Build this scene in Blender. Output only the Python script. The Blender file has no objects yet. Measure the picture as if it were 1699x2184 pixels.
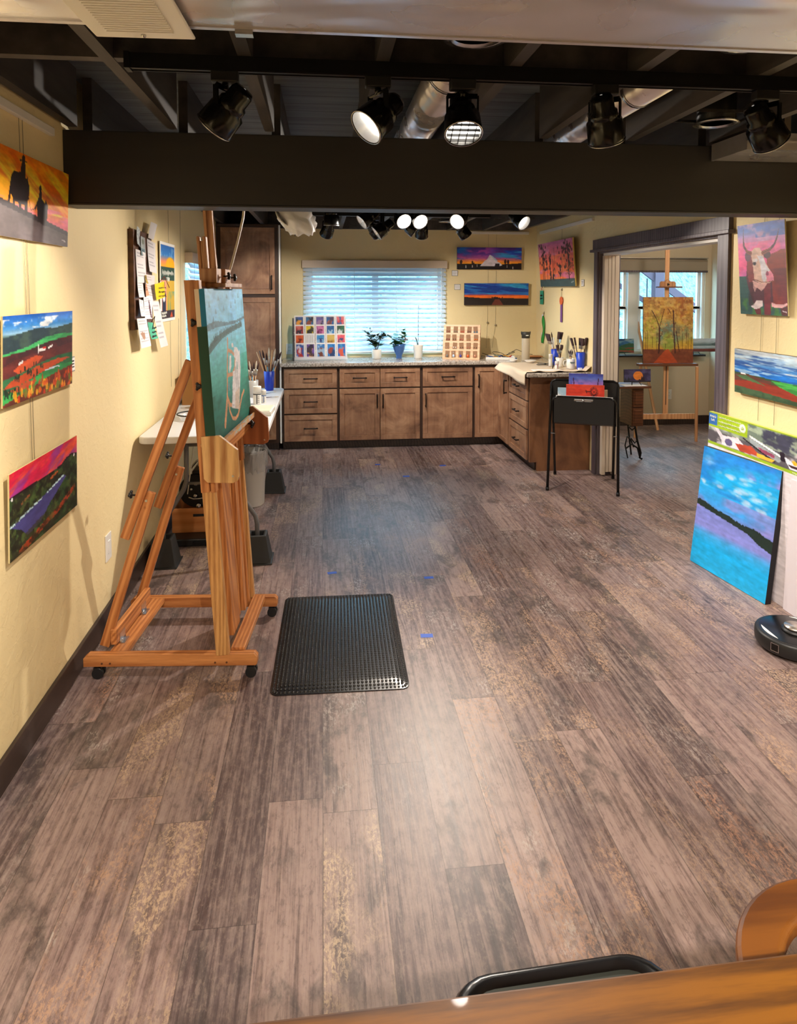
import bpy, bmesh, math, random
import numpy as np
from mathutils import Vector, Matrix, Euler

S = bpy.context.scene
C = S.collection
R = math.radians
PI = math.pi

# ------------------------------------------------------------------ camera, world, exposure
cd = bpy.data.cameras.new('camera')
cam = bpy.data.objects.new('camera', cd); C.objects.link(cam)
YAW = math.atan(162/1450); PITCH = 0.05
cam.location = (0, 0, 1.69)
cam.rotation_euler = (PI/2 - PITCH, 0, -YAW)
cd.sensor_fit = 'VERTICAL'; cd.sensor_height = 36
cd.lens = 1450/2184*36
cd.shift_y = (692.56 - 1092)/2184
cd.shift_x = 0
cd.clip_start = 0.05; cd.clip_end = 200
S.camera = cam
S.view_settings.view_transform = 'Standard'
S.view_settings.look = 'None'
S.view_settings.gamma = 1
S.view_settings.exposure = 0.75
S.view_settings.use_curve_mapping = False
w = bpy.data.worlds.new('world'); S.world = w; w.use_nodes = True
bg = w.node_tree.nodes['Background']
bg.inputs[0].default_value = (0.36, 0.72, 1.0, 1); bg.inputs[1].default_value = 8.0
LAMP = 1.0       # multiplier on every lamp in the room
LAMP_COL = (1.0, 0.89, 0.77)

# ------------------------------------------------------------------ helpers
def lin(c):
    return tuple(((v/255)/12.92 if v/255 <= 0.04045 else ((v/255+0.055)/1.055)**2.4) for v in c)

class MB:
    """collects simple shapes into one mesh"""
    def __init__(s): s.v = []; s.f = []; s.sm = []
    def add(s, vs, fs, M=None, smooth=False):
        n = len(s.v)
        for p in vs:
            p = Vector(p)
            if M is not None: p = M @ p
            s.v.append(p[:])
        for f in fs: s.f.append([i+n for i in f]); s.sm.append(smooth)
        return s
    def box(s, x0, x1, y0, y1, z0, z1, M=None):
        vs = [(x,y,z) for z in (z0,z1) for y in (y0,y1) for x in (x0,x1)]
        return s.add(vs, [(0,2,3,1),(4,5,7,6),(0,1,5,4),(2,6,7,3),(0,4,6,2),(1,3,7,5)], M)
    def bar(s, a, b, w1, w2, up=(0,1,0)):
        """rectangular bar from a to b; w1 across (perp to up), w2 along up"""
        a = Vector(a); b = Vector(b); d = (b-a); L = d.length; d.normalize()
        u = Vector(up); sd = d.cross(u).normalized(); u = sd.cross(d).normalized()
        M = Matrix((( sd.x,u.x,d.x,a.x),(sd.y,u.y,d.y,a.y),(sd.z,u.z,d.z,a.z),(0,0,0,1)))
        return s.box(-w1/2, w1/2, -w2/2, w2/2, 0, L, M)
    def prism(s, pts, d0, d1, axis='y', M=None):
        """2D polygon extruded along an axis: y: pts=(x,z); x: pts=(y,z); z: pts=(x,y)"""
        n = len(pts)
        def P(p, d): return {'y':(p[0],d,p[1]), 'x':(d,p[0],p[1]), 'z':(p[0],p[1],d)}[axis]
        vs = [P(p,d0) for p in pts] + [P(p,d1) for p in pts]
        fs = [list(range(n))[::-1], list(range(n,2*n))] + [[i,(i+1)%n,(i+1)%n+n,i+n] for i in range(n)]
        return s.add(vs, fs, M)
    def lathe(s, prof, c=(0,0,0), n=24, M=None, cap=True):
        vs = []; fs = []
        for r,z in prof:
            for k in range(n):
                a = 2*PI*k/n; vs.append((c[0]+r*math.cos(a), c[1]+r*math.sin(a), c[2]+z))
        m = len(prof)
        for i in range(m-1):
            for k in range(n):
                fs.append([i*n+k, i*n+(k+1)%n, (i+1)*n+(k+1)%n, (i+1)*n+k])
        s.add(vs, fs, M, True)
        if cap:
            b = len(s.v) - len(vs)
            s.f.append([b+k for k in range(n)][::-1]); s.sm.append(False)
            s.f.append([b+(m-1)*n+k for k in range(n)]); s.sm.append(False)
        return s
    def tube(s, pts, r, n=8, closed=False, M=None):
        P = [Vector(p) for p in pts]; m = len(P)
        rs = r if isinstance(r, (list,tuple)) else [r]*m
        vs = []; fs = []; ref = None
        for i,p in enumerate(P):
            t = (P[(i+1)%m]-P[i-1]) if closed else (P[min(i+1,m-1)]-P[max(i-1,0)])
            t.normalize()
            if ref is None:
                ref = Vector((0,0,1)) if abs(t.z) < .9 else Vector((1,0,0))
            u = (ref - t*ref.dot(t)).normalized(); v = t.cross(u); ref = u
            for k in range(n):
                a = 2*PI*k/n; vs.append((p+(u*math.cos(a)+v*math.sin(a))*rs[i])[:])
        for i in range(m if closed else m-1):
            j = (i+1)%m
            for k in range(n): fs.append([i*n+k, i*n+(k+1)%n, j*n+(k+1)%n, j*n+k])
        s.add(vs, fs, M, True)
        if not closed:
            b = len(s.v)-len(vs)
            s.f.append([b+k for k in range(n)][::-1]); s.sm.append(False)
            s.f.append([b+(m-1)*n+k for k in range(n)]); s.sm.append(False)
        return s
    def ball(s, c, rx, ry=None, rz=None, n=12, m=8, M=None):
        ry = ry or rx; rz = rz or rx
        vs = [(c[0],c[1],c[2]-rz)]; fs = []
        for i in range(1,m):
            t = -PI/2 + PI*i/m
            for k in range(n):
                a = 2*PI*k/n
                vs.append((c[0]+rx*math.cos(t)*math.cos(a), c[1]+ry*math.cos(t)*math.sin(a), c[2]+rz*math.sin(t)))
        vs.append((c[0],c[1],c[2]+rz)); e = len(vs)-1
        for k in range(n):
            fs.append([0, 1+(k+1)%n, 1+k]); fs.append([e, 1+(m-2)*n+k, 1+(m-2)*n+(k+1)%n])
        for i in range(m-2):
            for k in range(n): fs.append([1+i*n+k, 1+i*n+(k+1)%n, 1+(i+1)*n+(k+1)%n, 1+(i+1)*n+k])
        return s.add(vs, fs, M, True)
    def build(s, name, mat, parent=None, bevel=0, seg=2):
        me = bpy.data.meshes.new(name)
        me.from_pydata(s.v, [], s.f); me.update()
        me.polygons.foreach_set('use_smooth', s.sm)
        o = bpy.data.objects.new(name, me); C.objects.link(o)
        if mat: me.materials.append(mat)
        if parent: o.parent = parent
        if bevel:
            b = o.modifiers.new('bevel', 'BEVEL'); b.width = bevel; b.segments = seg; b.limit_method = 'ANGLE'; b.angle_limit = R(40)
        return o

def tag(o, label, cat, group=None):
    o['label'] = label; o['category'] = cat
    if group: o['group'] = group
    return o
def thing(name, label, cat, loc=(0,0,0), rz=0, group=None):
    o = bpy.data.objects.new(name, None); C.objects.link(o)
    o.empty_display_size = .05
    o.location = loc; o.rotation_euler = (0,0,rz)
    return tag(o, label, cat, group)
def bar_obj(name, mat, parent, a, b_, w1, w2, up=(0,1,0), bevel=.002):
    """a straight board as its own rotated object, so the grain runs along it"""
    a = Vector(a); b_ = Vector(b_); d = b_-a; L = d.length; d.normalize(); u = Vector(up); sd = d.cross(u).normalized(); u = sd.cross(d).normalized()
    o = MB().box(-w1/2, w1/2, -w2/2, w2/2, 0, L).build(name, mat, parent, bevel)
    o.location = a; o.rotation_euler = Matrix(((sd.x,u.x,d.x),(sd.y,u.y,d.y),(sd.z,u.z,d.z))).to_euler()
    return o
def struct(o):
    o['kind'] = 'structure'; return o
def kids(o): return [x for x in bpy.data.objects if x.parent == o]
def dup(root, loc=None, rot=None, label=None, tree=None):
    if tree is None: tree = [(c, kids(c)) for c in kids(root)]
    r = root.copy(); C.objects.link(r)
    if loc: r.location = loc
    if rot is not None: r.rotation_euler = rot
    if label: r['label'] = label
    for c, gs in tree:
        d = c.copy(); C.objects.link(d); d.parent = r
        for g in gs:
            h = g.copy(); C.objects.link(h); h.parent = d
    return r
def text(body, size, mat, name, parent, M, depth=.0006, align='CENTER'):
    cu = bpy.data.curves.new('t', 'FONT'); cu.body = body; cu.size = size; cu.extrude = depth; cu.align_x = align; cu.resolution_u = 3
    t = bpy.data.objects.new('t', cu); C.objects.link(t)
    bpy.context.view_layer.update()
    me = bpy.data.meshes.new_from_object(t.evaluated_get(bpy.context.evaluated_depsgraph_get()))
    bpy.data.objects.remove(t); me.transform(M); me.name = name
    me.materials.clear(); me.materials.append(mat)
    o = bpy.data.objects.new(name, me); C.objects.link(o)
    if parent: o.parent = parent
    return o
# text standing in the local x-z plane, facing -y
def TM(x, y, z, rot=0): return Matrix.Translation((x,y,z)) @ Matrix.Rotation(rot, 4, 'Y') @ Matrix.Rotation(PI/2, 4, 'X')

# ------------------------------------------------------------------ materials
class NG:
    def __init__(s, name):
        s.m = bpy.data.materials.new(name); s.m.use_nodes = True; s.t = s.m.node_tree; s.n = s.t.nodes; s.l = s.t.links
        s.b = s.n['Principled BSDF']
    def node(s, t, **k):
        x = s.n.new(t)
        for a,b in k.items(): setattr(x, a, b)
        return x
    def set(s, sock, v):
        if hasattr(v, 'is_output') : s.l.new(v, sock)
        elif isinstance(v, (tuple,list)) and len(v) == 3 and sock.type == 'RGBA': sock.default_value = (*v, 1)
        else: sock.default_value = v
    def math(s, op, a, b=0, c=0, clamp=False):
        x = s.node('ShaderNodeMath', operation=op, use_clamp=clamp)
        s.set(x.inputs[0], a); s.set(x.inputs[1], b)
        if len(x.inputs) > 2: s.set(x.inputs[2], c)
        return x.outputs[0]
    def mix(s, f, a, b, mode='MIX'):
        x = s.node('ShaderNodeMix', data_type='RGBA', blend_type=mode)
        s.set(x.inputs[0], f); s.set(x.inputs[6], a); s.set(x.inputs[7], b)
        return x.outputs[2]
    def coord(s, kind='Object'): return s.node('ShaderNodeTexCoord').outputs[kind]
    def mapping(s, vec, scale=(1,1,1), loc=(0,0,0), rot=(0,0,0)):
        x = s.node('ShaderNodeMapping'); s.l.new(vec, x.inputs[0])
        s.set(x.inputs[1], loc); s.set(x.inputs[2], rot); s.set(x.inputs[3], scale)
        return x.outputs[0]
    def noise(s, vec, scale=5, detail=4, rough=.5, dist=0, out=0):
        x = s.node('ShaderNodeTexNoise'); s.l.new(vec, x.inputs['Vector'])
        x.inputs['Scale'].default_value = scale; x.inputs['Detail'].default_value = detail
        x.inputs['Roughness'].default_value = rough; x.inputs['Distortion'].default_value = dist
        return x.outputs[out]
    def ramp(s, f, stops, interp='LINEAR'):
        x = s.node('ShaderNodeValToRGB'); x.color_ramp.interpolation = interp; e = x.color_ramp.elements
        while len(e) < len(stops): e.new(.5)
        for k,(p,c) in enumerate(stops):
            e[k].position = p; e[k].color = (*c, 1) if len(c) == 3 else c
        s.l.new(f, x.inputs[0]); return x.outputs[0]
    def sstep(s, v, a, b):
        x = s.node('ShaderNodeMapRange', interpolation_type='SMOOTHSTEP')
        s.set(x.inputs[0], v); x.inputs[1].default_value = a; x.inputs[2].default_value = b
        return x.outputs[0]
    def bump(s, h, strength=.2, dist=.01):
        x = s.node('ShaderNodeBump'); s.set(x.inputs['Height'], h)
        x.inputs['Strength'].default_value = strength; x.inputs['Distance'].default_value = dist
        s.l.new(x.outputs[0], s.b.inputs['Normal'])
    def col(s, c): s.set(s.b.inputs['Base Color'], c)
    def p(s, **k):
        names = dict(rough='Roughness', metal='Metallic', coat='Coat Weight', trans='Transmission Weight', ior='IOR', spec='Specular IOR Level', emis='Emission Strength', alpha='Alpha', sub='Subsurface Weight')
        for a,b in k.items(): s.set(s.b.inputs[names[a]], b)
        return s

def plain(name, rgb, rough=.5, metal=0, var=.06, vs=6, **k):
    g = NG(name); c = lin(rgb)
    if var:
        n = g.noise(g.coord(), vs, 3)
        g.col(g.mix(n, tuple(v*(1-var) for v in c), tuple(min(1,v*(1+var)) for v in c)))
    else: g.col(c)
    g.p(rough=rough, metal=metal, **k)
    return g.m
def wood(name, dark, light, axis='z', scale=1, rough=.45, coat=.1, bump=.05, r0=.28, r1=.72):
    g = NG(name); v = g.coord()
    sc = {'x':(1.2,14,14), 'y':(14,1.2,14), 'z':(14,14,1.2)}[axis]
    sc = tuple(a*scale for a in sc)
    n1 = g.noise(g.mapping(v, sc), 1, 4, .55, .6)
    n2 = g.noise(g.mapping(v, tuple(a*5 for a in sc)), 1, 3, .6)
    wv = g.node('ShaderNodeTexWave', wave_type='RINGS', rings_direction={'x':'X','y':'Y','z':'Z'}[axis])
    g.l.new(g.mapping(v, tuple(a*.45 for a in sc), (.37,.21,.13)), wv.inputs[0]); wv.inputs['Scale'].default_value = 1.6; wv.inputs['Distortion'].default_value = 5; wv.inputs['Detail'].default_value = 2; wv.inputs['Detail Scale'].default_value = .7
    f = g.math('ADD', g.math('MULTIPLY', n1, .45), g.math('ADD', g.math('MULTIPLY', n2, .33), g.math('MULTIPLY', wv.outputs['Fac'], .22)))
    g.col(g.ramp(f, [(r0, lin(dark)), (r1, lin(light))]))
    g.p(rough=rough, coat=coat); g.bump(f, bump, .003)
    return g.m
def emit(name, rgb, strength):
    g = NG(name); g.col((0,0,0)); g.set(g.b.inputs['Emission Color'], lin(rgb)); g.p(emis=strength); return g.m

M = {}
# wall plaster
g = NG('wall_plaster'); v = g.coord()
n = g.noise(g.mapping(v, (1,1,1)), 1.3, 3); n2 = g.noise(v, 26, 4, .6, 1.2); n3 = g.noise(v, 7, 3, .5, .5)
g.col(g.mix(n, lin((234,216,170)), lin((228,208,158)))); g.p(rough=.62, spec=.35)
g.bump(g.math('ADD', g.sstep(n2, .45, .75), g.math('MULTIPLY', g.sstep(n3, .5, .6), .8)), .22, .004)
M['wall'] = g.m
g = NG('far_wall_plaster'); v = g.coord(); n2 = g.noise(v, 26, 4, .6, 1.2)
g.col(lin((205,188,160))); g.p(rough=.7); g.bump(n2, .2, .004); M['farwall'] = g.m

# floor: wood look vinyl planks along Y
g = NG('plank_floor'); v = g.coord()
sx = g.node('ShaderNodeSeparateXYZ'); g.l.new(v, sx.inputs[0])
X, Y = sx.outputs[0], sx.outputs[1]
PW, PL = .1775, 1.22
cx = g.math('DIVIDE', g.math('ADD', X, .0075), PW); ix = g.math('FLOOR', cx); fx = g.math('FRACT', cx)
wn = g.node('ShaderNodeTexWhiteNoise', noise_dimensions='1D'); g.l.new(ix, wn.inputs['W'])
cy = g.math('ADD', g.math('DIVIDE', Y, PL), g.math('MULTIPLY', wn.outputs[0], 7.3)); iy = g.math('FLOOR', cy); fy = g.math('FRACT', cy)
cmb = g.node('ShaderNodeCombineXYZ'); g.l.new(ix, cmb.inputs[0]); g.l.new(iy, cmb.inputs[1])
wp = g.node('ShaderNodeTexWhiteNoise', noise_dimensions='3D'); g.l.new(cmb.outputs[0], wp.inputs[0])
rnd = wp.outputs[0]; sr = g.node('ShaderNodeSeparateColor'); g.l.new(wp.outputs[1], sr.inputs[0]); r1, r2, r3 = sr.outputs
off = g.node('ShaderNodeVectorMath', operation='SCALE'); g.l.new(wp.outputs[1], off.inputs[0]); off.inputs['Scale'].default_value = 30
pv = g.node('ShaderNodeVectorMath', operation='ADD'); g.l.new(v, pv.inputs[0]); g.l.new(off.outputs[0], pv.inputs[1]); pv = pv.outputs[0]
base = g.ramp(rnd, [(0, lin((80,63,64))), (.2, lin((112,91,90))), (.42, lin((140,116,112))), (.6, lin((92,75,76))), (.8, lin((158,134,128))), (1, lin((116,93,91)))])
gr = g.noise(g.mapping(pv, (62,2.6,1)), 1, 5, .65, .35)
grf = g.noise(g.mapping(pv, (190,7,1)), 1, 3, .7)
c = g.mix(g.math('MULTIPLY', g.sstep(gr, .40, .70), .5), base, lin((170,150,142)))
c = g.mix(g.math('MULTIPLY', g.sstep(gr, .52, .30), .6), c, lin((62,46,42)))
c = g.mix(g.math('MULTIPLY', g.sstep(grf, .56, .72), .4), c, lin((58,44,40)))
# charcoal weathering
ch = g.noise(g.mapping(pv, (7,3.2,1)), 1, 5, .62, .5)
c = g.mix(g.math('MULTIPLY', g.math('MULTIPLY', g.sstep(ch, .49, .64), g.sstep(r1, .2, .5)), .7), c, lin((66,58,58)))
# rust / tan flaking, only on some boards
fl = g.noise(g.mapping(pv, (5.5,2.4,1)), 1, 4, .6, .4); ff = g.noise(g.mapping(pv, (120,60,1)), 1, 7, .78, .5)
fm = g.math('MULTIPLY', g.math('MULTIPLY', g.sstep(fl, .45, .6), g.sstep(ff, .47, .56)), g.sstep(r2, .35, .6))
c = g.mix(g.math('MULTIPLY', fm, .8), c, g.mix(r3, lin((200,176,146)), lin((166,122,100))))
fm2 = g.math('MULTIPLY', g.math('MULTIPLY', g.sstep(g.noise(g.mapping(pv, (6,3,1),(3,9,0)), 1, 4, .6), .50, .66), g.sstep(g.noise(g.mapping(pv,(110,40,1),(5,2,0)), 1, 4, .7, .5), .5, .58)), g.sstep(r3, .35, .7))
c = g.mix(g.math('MULTIPLY', fm2, .65), c, lin((188,178,170)))
# a few saw-cut marks across, seams
sm = g.math('MAXIMUM', g.math('LESS_THAN', g.math('MINIMUM', fx, g.math('SUBTRACT', 1, fx)), .009), g.math('LESS_THAN', g.math('MINIMUM', fy, g.math('SUBTRACT', 1, fy)), .0012))
c = g.mix(g.math('MULTIPLY', sm, .5), c, lin((38,28,26)))
cr = g.noise(g.mapping(pv, (26,.9,1),(7,1,0)), 1, 2, .4, .2)
crk = g.sstep(g.math('ABSOLUTE', g.math('SUBTRACT', cr, .5)), .010, .003)
c = g.mix(g.math('MULTIPLY', g.math('MULTIPLY', crk, g.sstep(r1, .5, .2)), .6), c, lin((44,32,30)))
mo = g.noise(g.mapping(pv, (46,22,1),(4,4,0)), 1, 7, .8)
c = g.mix(g.math('MULTIPLY', g.sstep(mo, .50, .60), .24), c, lin((170,150,138)))
c = g.mix(g.math('MULTIPLY', g.sstep(mo, .48, .38), .36), c, lin((56,44,44)))
g.col(c)
g.set(g.b.inputs['Roughness'], g.math('ADD', g.math('MULTIPLY', gr, .16), .35)); g.p(spec=.5)
g.bump(g.math('SUBTRACT', g.math('ADD', g.math('MULTIPLY', gr, .5), g.math('MULTIPLY', grf, .4)), g.math('MULTIPLY', sm, 1.5)), .22, .003)
M['floor'] = g.m

# dark painted timber overhead
g = NG('black_painted_timber'); v = g.coord()
n = g.noise(g.mapping(v, (9,1.2,9)), 1, 4, .6)
g.col(g.ramp(n, [(.3, lin((42,40,41))), (.75, lin((88,82,80)))])); g.p(rough=.55); g.bump(n, .2, .003); M['black_wood'] = g.m
g = NG('dark_ceiling_boards'); v = g.coord()
n = g.noise(g.mapping(v, (1.2,14,2)), 1, 5, .65); sp = g.node('ShaderNodeSeparateXYZ'); g.l.new(v, sp.inputs[0])
fy2 = g.math('FRACT', g.math('DIVIDE', sp.outputs[1], .14))
cb = g.ramp(n, [(.3, lin((62,66,72))), (.7, lin((100,104,108)))])
g.col(g.mix(g.math('LESS_THAN', fy2, .04), cb, lin((14,14,15)))); g.p(rough=.7); M['deck'] = g.m
g = NG('beam_paint'); n = g.noise(g.mapping(g.coord(), (1.5,12,12)), 1, 4, .6)
g.col(g.mix(n, lin((38,37,38)), lin((50,48,48)))); g.p(rough=.5); g.bump(n,.12,.003); M['beam'] = g.m

M['trim'] = wood('trim_stained', (58,50,58), (104,92,100), 'z', 1, .5)
M['base'] = wood('baseboard_stained', (40,30,26), (72,56,48), 'y', 1, .45)
# knotty alder cabinet
g = NG('alder_cabinet'); v = g.coord(); oi = g.node('ShaderNodeObjectInfo')
vo = g.node('ShaderNodeVectorMath', operation='ADD'); g.l.new(v, vo.inputs[0])
sc = g.node('ShaderNodeVectorMath', operation='SCALE'); g.l.new(oi.outputs['Location'], sc.inputs[0]); sc.inputs['Scale'].default_value = 3.7; g.l.new(sc.outputs[0], vo.inputs[1]); vv = vo.outputs[0]
n1 = g.noise(g.mapping(vv, (4,4,3.4)), 1, 4, .6, 1.2); n2 = g.noise(g.mapping(vv, (38,38,3)), 1, 4, .6); n3 = g.noise(g.mapping(vv, (2.2,2.2,5)), 1, 2, .5, .8)
f = g.math('ADD', g.math('MULTIPLY', n1, .6), g.math('ADD', g.math('MULTIPLY', n2, .18), g.math('MULTIPLY', n3, .25)))
g.col(g.ramp(f, [(.34, lin((96,66,50))), (.5, lin((146,106,80))), (.68, lin((184,144,112)))])); g.p(rough=.42, coat=.15); g.bump(n2,.05,.002)
M['alder'] = g.m
g = NG('alder_flush'); n1 = g.noise(g.mapping(g.coord(), (5,5,3)), 1, 4, .6, .8)
g.col(g.ramp(n1, [(.35, lin((100,64,42))), (.65, lin((136,92,60)))])); g.p(rough=.4, coat=.15); M['alder_panel'] = g.m
M['cab_dark'] = plain('cabinet_dark_frame', (62,42,32), .5)  # dark brown bodies and face frames between the fronts
M['bronze'] = plain('dark_bronze_pull', (38,32,30), .35, .7)
# stone-look counter
g = NG('speckled_counter'); v = g.coord(); n1 = g.noise(v, 60, 5, .7); n2 = g.noise(v, 14, 3, .6)
c = g.ramp(n1, [(.36, lin((96,86,78))), (.5, lin((176,166,156))), (.66, lin((212,204,194)))]); c = g.mix(g.math('MULTIPLY', g.sstep(n2,.5,.7), .4), c, lin((128,112,98)))
g.col(c); g.p(rough=.18); M['counter'] = g.m
M['white_trim'] = plain('white_paint', (232,228,222), .45)
M['cream_door'] = plain('cream_panel', (226,212,194), .5)
M['galv'] = None
g = NG('galvanised_sheet'); v = g.coord(); vo = g.node('ShaderNodeTexVoronoi'); g.l.new(v, vo.inputs['Vector']); vo.inputs['Scale'].default_value = 28
n = g.noise(v, 3, 3)
c = g.mix(vo.outputs['Color'], lin((176,176,180)), lin((206,204,204))); sc2 = g.mix(.25, lin((190,190,192)), vo.outputs['Color'])
g.col(lin((218,216,222))); n5 = g.noise(g.mapping(v, (1.3,3.5,1.5)), 1, 2, .4, .6); g.set(g.b.inputs['Roughness'], g.math('ADD', g.math('MULTIPLY', g.noise(v, 5, 3), .25), .17)); g.p(metal=.75); g.bump(n5, .7, .07)
M['galv'] = g.m
M['black_gloss'] = plain('gloss_black_metal', (16,16,16), .2, .3, 0)
M['black_metal'] = plain('satin_black_metal', (20,20,21), .4, .4, 0)
M['black_plastic'] = plain('black_plastic', (24,24,25), .45, 0, .1)
M['black_rubber'] = plain('black_rubber', (24,24,27), .27, 0, .1)
M['steel'] = plain('steel', (190,190,192), .25, 1, 0)
M['white_plastic'] = plain('white_plastic', (226,224,218), .4, 0, .02)
M['oak_x'] = wood('orange_oak_x', (150,84,38), (210,142,82), 'x', 1.8, r0=.3, r1=.68)
M['oak_y'] = wood('orange_oak_y', (150,84,38), (210,142,82), 'y', 1.8, r0=.3, r1=.68)
M['oak_z'] = wood('orange_oak_z', (150,84,38), (210,142,82), 'z', 1.8, r0=.3, r1=.68)
M['fir_z'] = wood('fir_z', (156,98,46), (224,172,106), 'z', 2.6, r0=.26, r1=.72)
M['mast'] = wood('mast_wood', (150,92,52), (206,160,116), 'z')
M['plate'] = wood('plywood_plate', (160,102,50), (228,184,122), 'z', .9, r0=.36, r1=.6)
M['plate_red'] = wood('plywood_plate_red', (136,72,34), (176,104,58), 'z', .8)
M['beech'] = wood('beech', (188,130,84), (226,176,130), 'z', 1)
M['dark_oak'] = wood('old_dark_oak', (70,38,20), (116,70,40), 'x')
M['desk_oak'] = wood('golden_oak_desk', (66,34,6), (142,88,14), 'x', 2, .5, coat=.02, r0=.26, r1=.62)
M['chair_wood'] = wood('golden_chair_wood', (92,48,10), (128,74,18), 'x', 1, .45, coat=.05, r0=.34, r1=.6)
M['crate'] = wood('crate_pine', (176,104,50), (206,140,82), 'x', .7)
M['display_wood'] = wood('pale_birch', (214,168,128), (240,204,166), 'x', .8)
M['blue_plastic'] = plain('blue_cup', (22,60,190), .35, 0, .04)
M['tape'] = plain('painters_tape', (58,96,196), .6)
M['riser'] = plain('riser_plastic', (34,34,33), .6)
M['grey_steel'] = plain('grey_leg_paint', (104,104,106), .45, .2)
M['table_white'] = plain('moulded_white_table', (214,214,216), .4, 0, .03)
M['paper'] = plain('paper', (236,233,232), .8, 0, .02)
M['ceramic'] = plain('white_ceramic', (232,228,220), .2, 0, .02)
M['grey_ceramic'] = plain('grey_ceramic', (188,190,190), .35, 0, .04)
M['leaf'] = plain('green_leaf', (52,98,44), .45, 0, .3, 30)
M['leaf_dark'] = plain('dark_leaf', (34,58,34), .45, 0, .3, 30)
M['soil'] = plain('soil', (46,36,28), .9)
M['bristle'] = plain('dark_bristle', (62,42,46), .9, 0, .3, 60)
M['bristle_w'] = plain('pale_bristle', (214,206,190), .8)
M['ferrule'] = plain('ferrule', (200,196,190), .28, 1, 0)
M['handle_wood'] = plain('brush_handle_wood', (214,176,132), .4)
M['handle_dark'] = plain('brush_handle_dark', (56,28,30), .3)
M['handle_blue'] = plain('brush_handle_blue', (96,170,208), .3)
M['cord_white'] = plain('white_cord', (228,224,208), .45)
M['wire'] = plain('hanging_wire', (150,140,116), .4, .4, 0)
M['ink'] = plain('black_ink', (26,26,30), .6, 0, 0)
M['ink_w'] = plain('white_ink', (238,240,232), .6, 0, 0)
M['concrete_out'] = plain('outdoor_timber_grey', (66,44,52), .8)
M['snow_tree'] = None
g = NG('outdoor_bank'); n = g.noise(g.coord(), 9, 6, .7); g.col(g.ramp(n, [(.38, lin((56,66,70))), (.58, lin((112,124,130)))])); g.p(rough=.9); M['bank'] = g.m
g = NG('window_glass'); g.col((1,1,1)); g.p(rough=0, trans=1, ior=1.0, spec=.3, alpha=.12); M['glass'] = g.m
g = NG('clear_plastic'); g.col((.95,.97,1)); g.p(rough=.08, alpha=.35, spec=.6); M['clear'] = g.m
g = NG('liner_film'); n = g.noise(g.coord(), 60, 4, .6, 1); g.col(lin((170,166,164))); g.p(rough=.25, alpha=.55); g.bump(n,.6,.01); M['liner'] = g.m
g = NG('blind_slat'); g.col(lin((232,236,238))); g.p(rough=.5)
tr = g.node('ShaderNodeBsdfTranslucent'); tr.inputs[0].default_value = (.8,.9,1,1); mx = g.node('ShaderNodeMixShader'); mx.inputs[0].default_value = .3
g.l.new(g.b.outputs[0], mx.inputs[1]); g.l.new(tr.outputs[0], mx.inputs[2]); g.l.new(mx.outputs[0], g.n['Material Output'].inputs[0]); M['slat'] = g.m
M['lens_on'] = emit('lamp_lens_lit', (255,246,232), 5)
g = NG('art_paint'); at = g.node('ShaderNodeVertexColor'); at.layer_name = 'Col'; g.l.new(at.outputs[0], g.b.inputs['Base Color']); g.p(rough=.5, spec=.35)
g.bump(g.noise(g.coord(), 220, 2), .08, .001); M['art'] = g.m
g = NG('art_matt'); at = g.node('ShaderNodeVertexColor'); at.layer_name = 'Col'; g.l.new(at.outputs[0], g.b.inputs['Base Color']); g.p(rough=.75, spec=.25); M['artm'] = g.m

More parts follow.
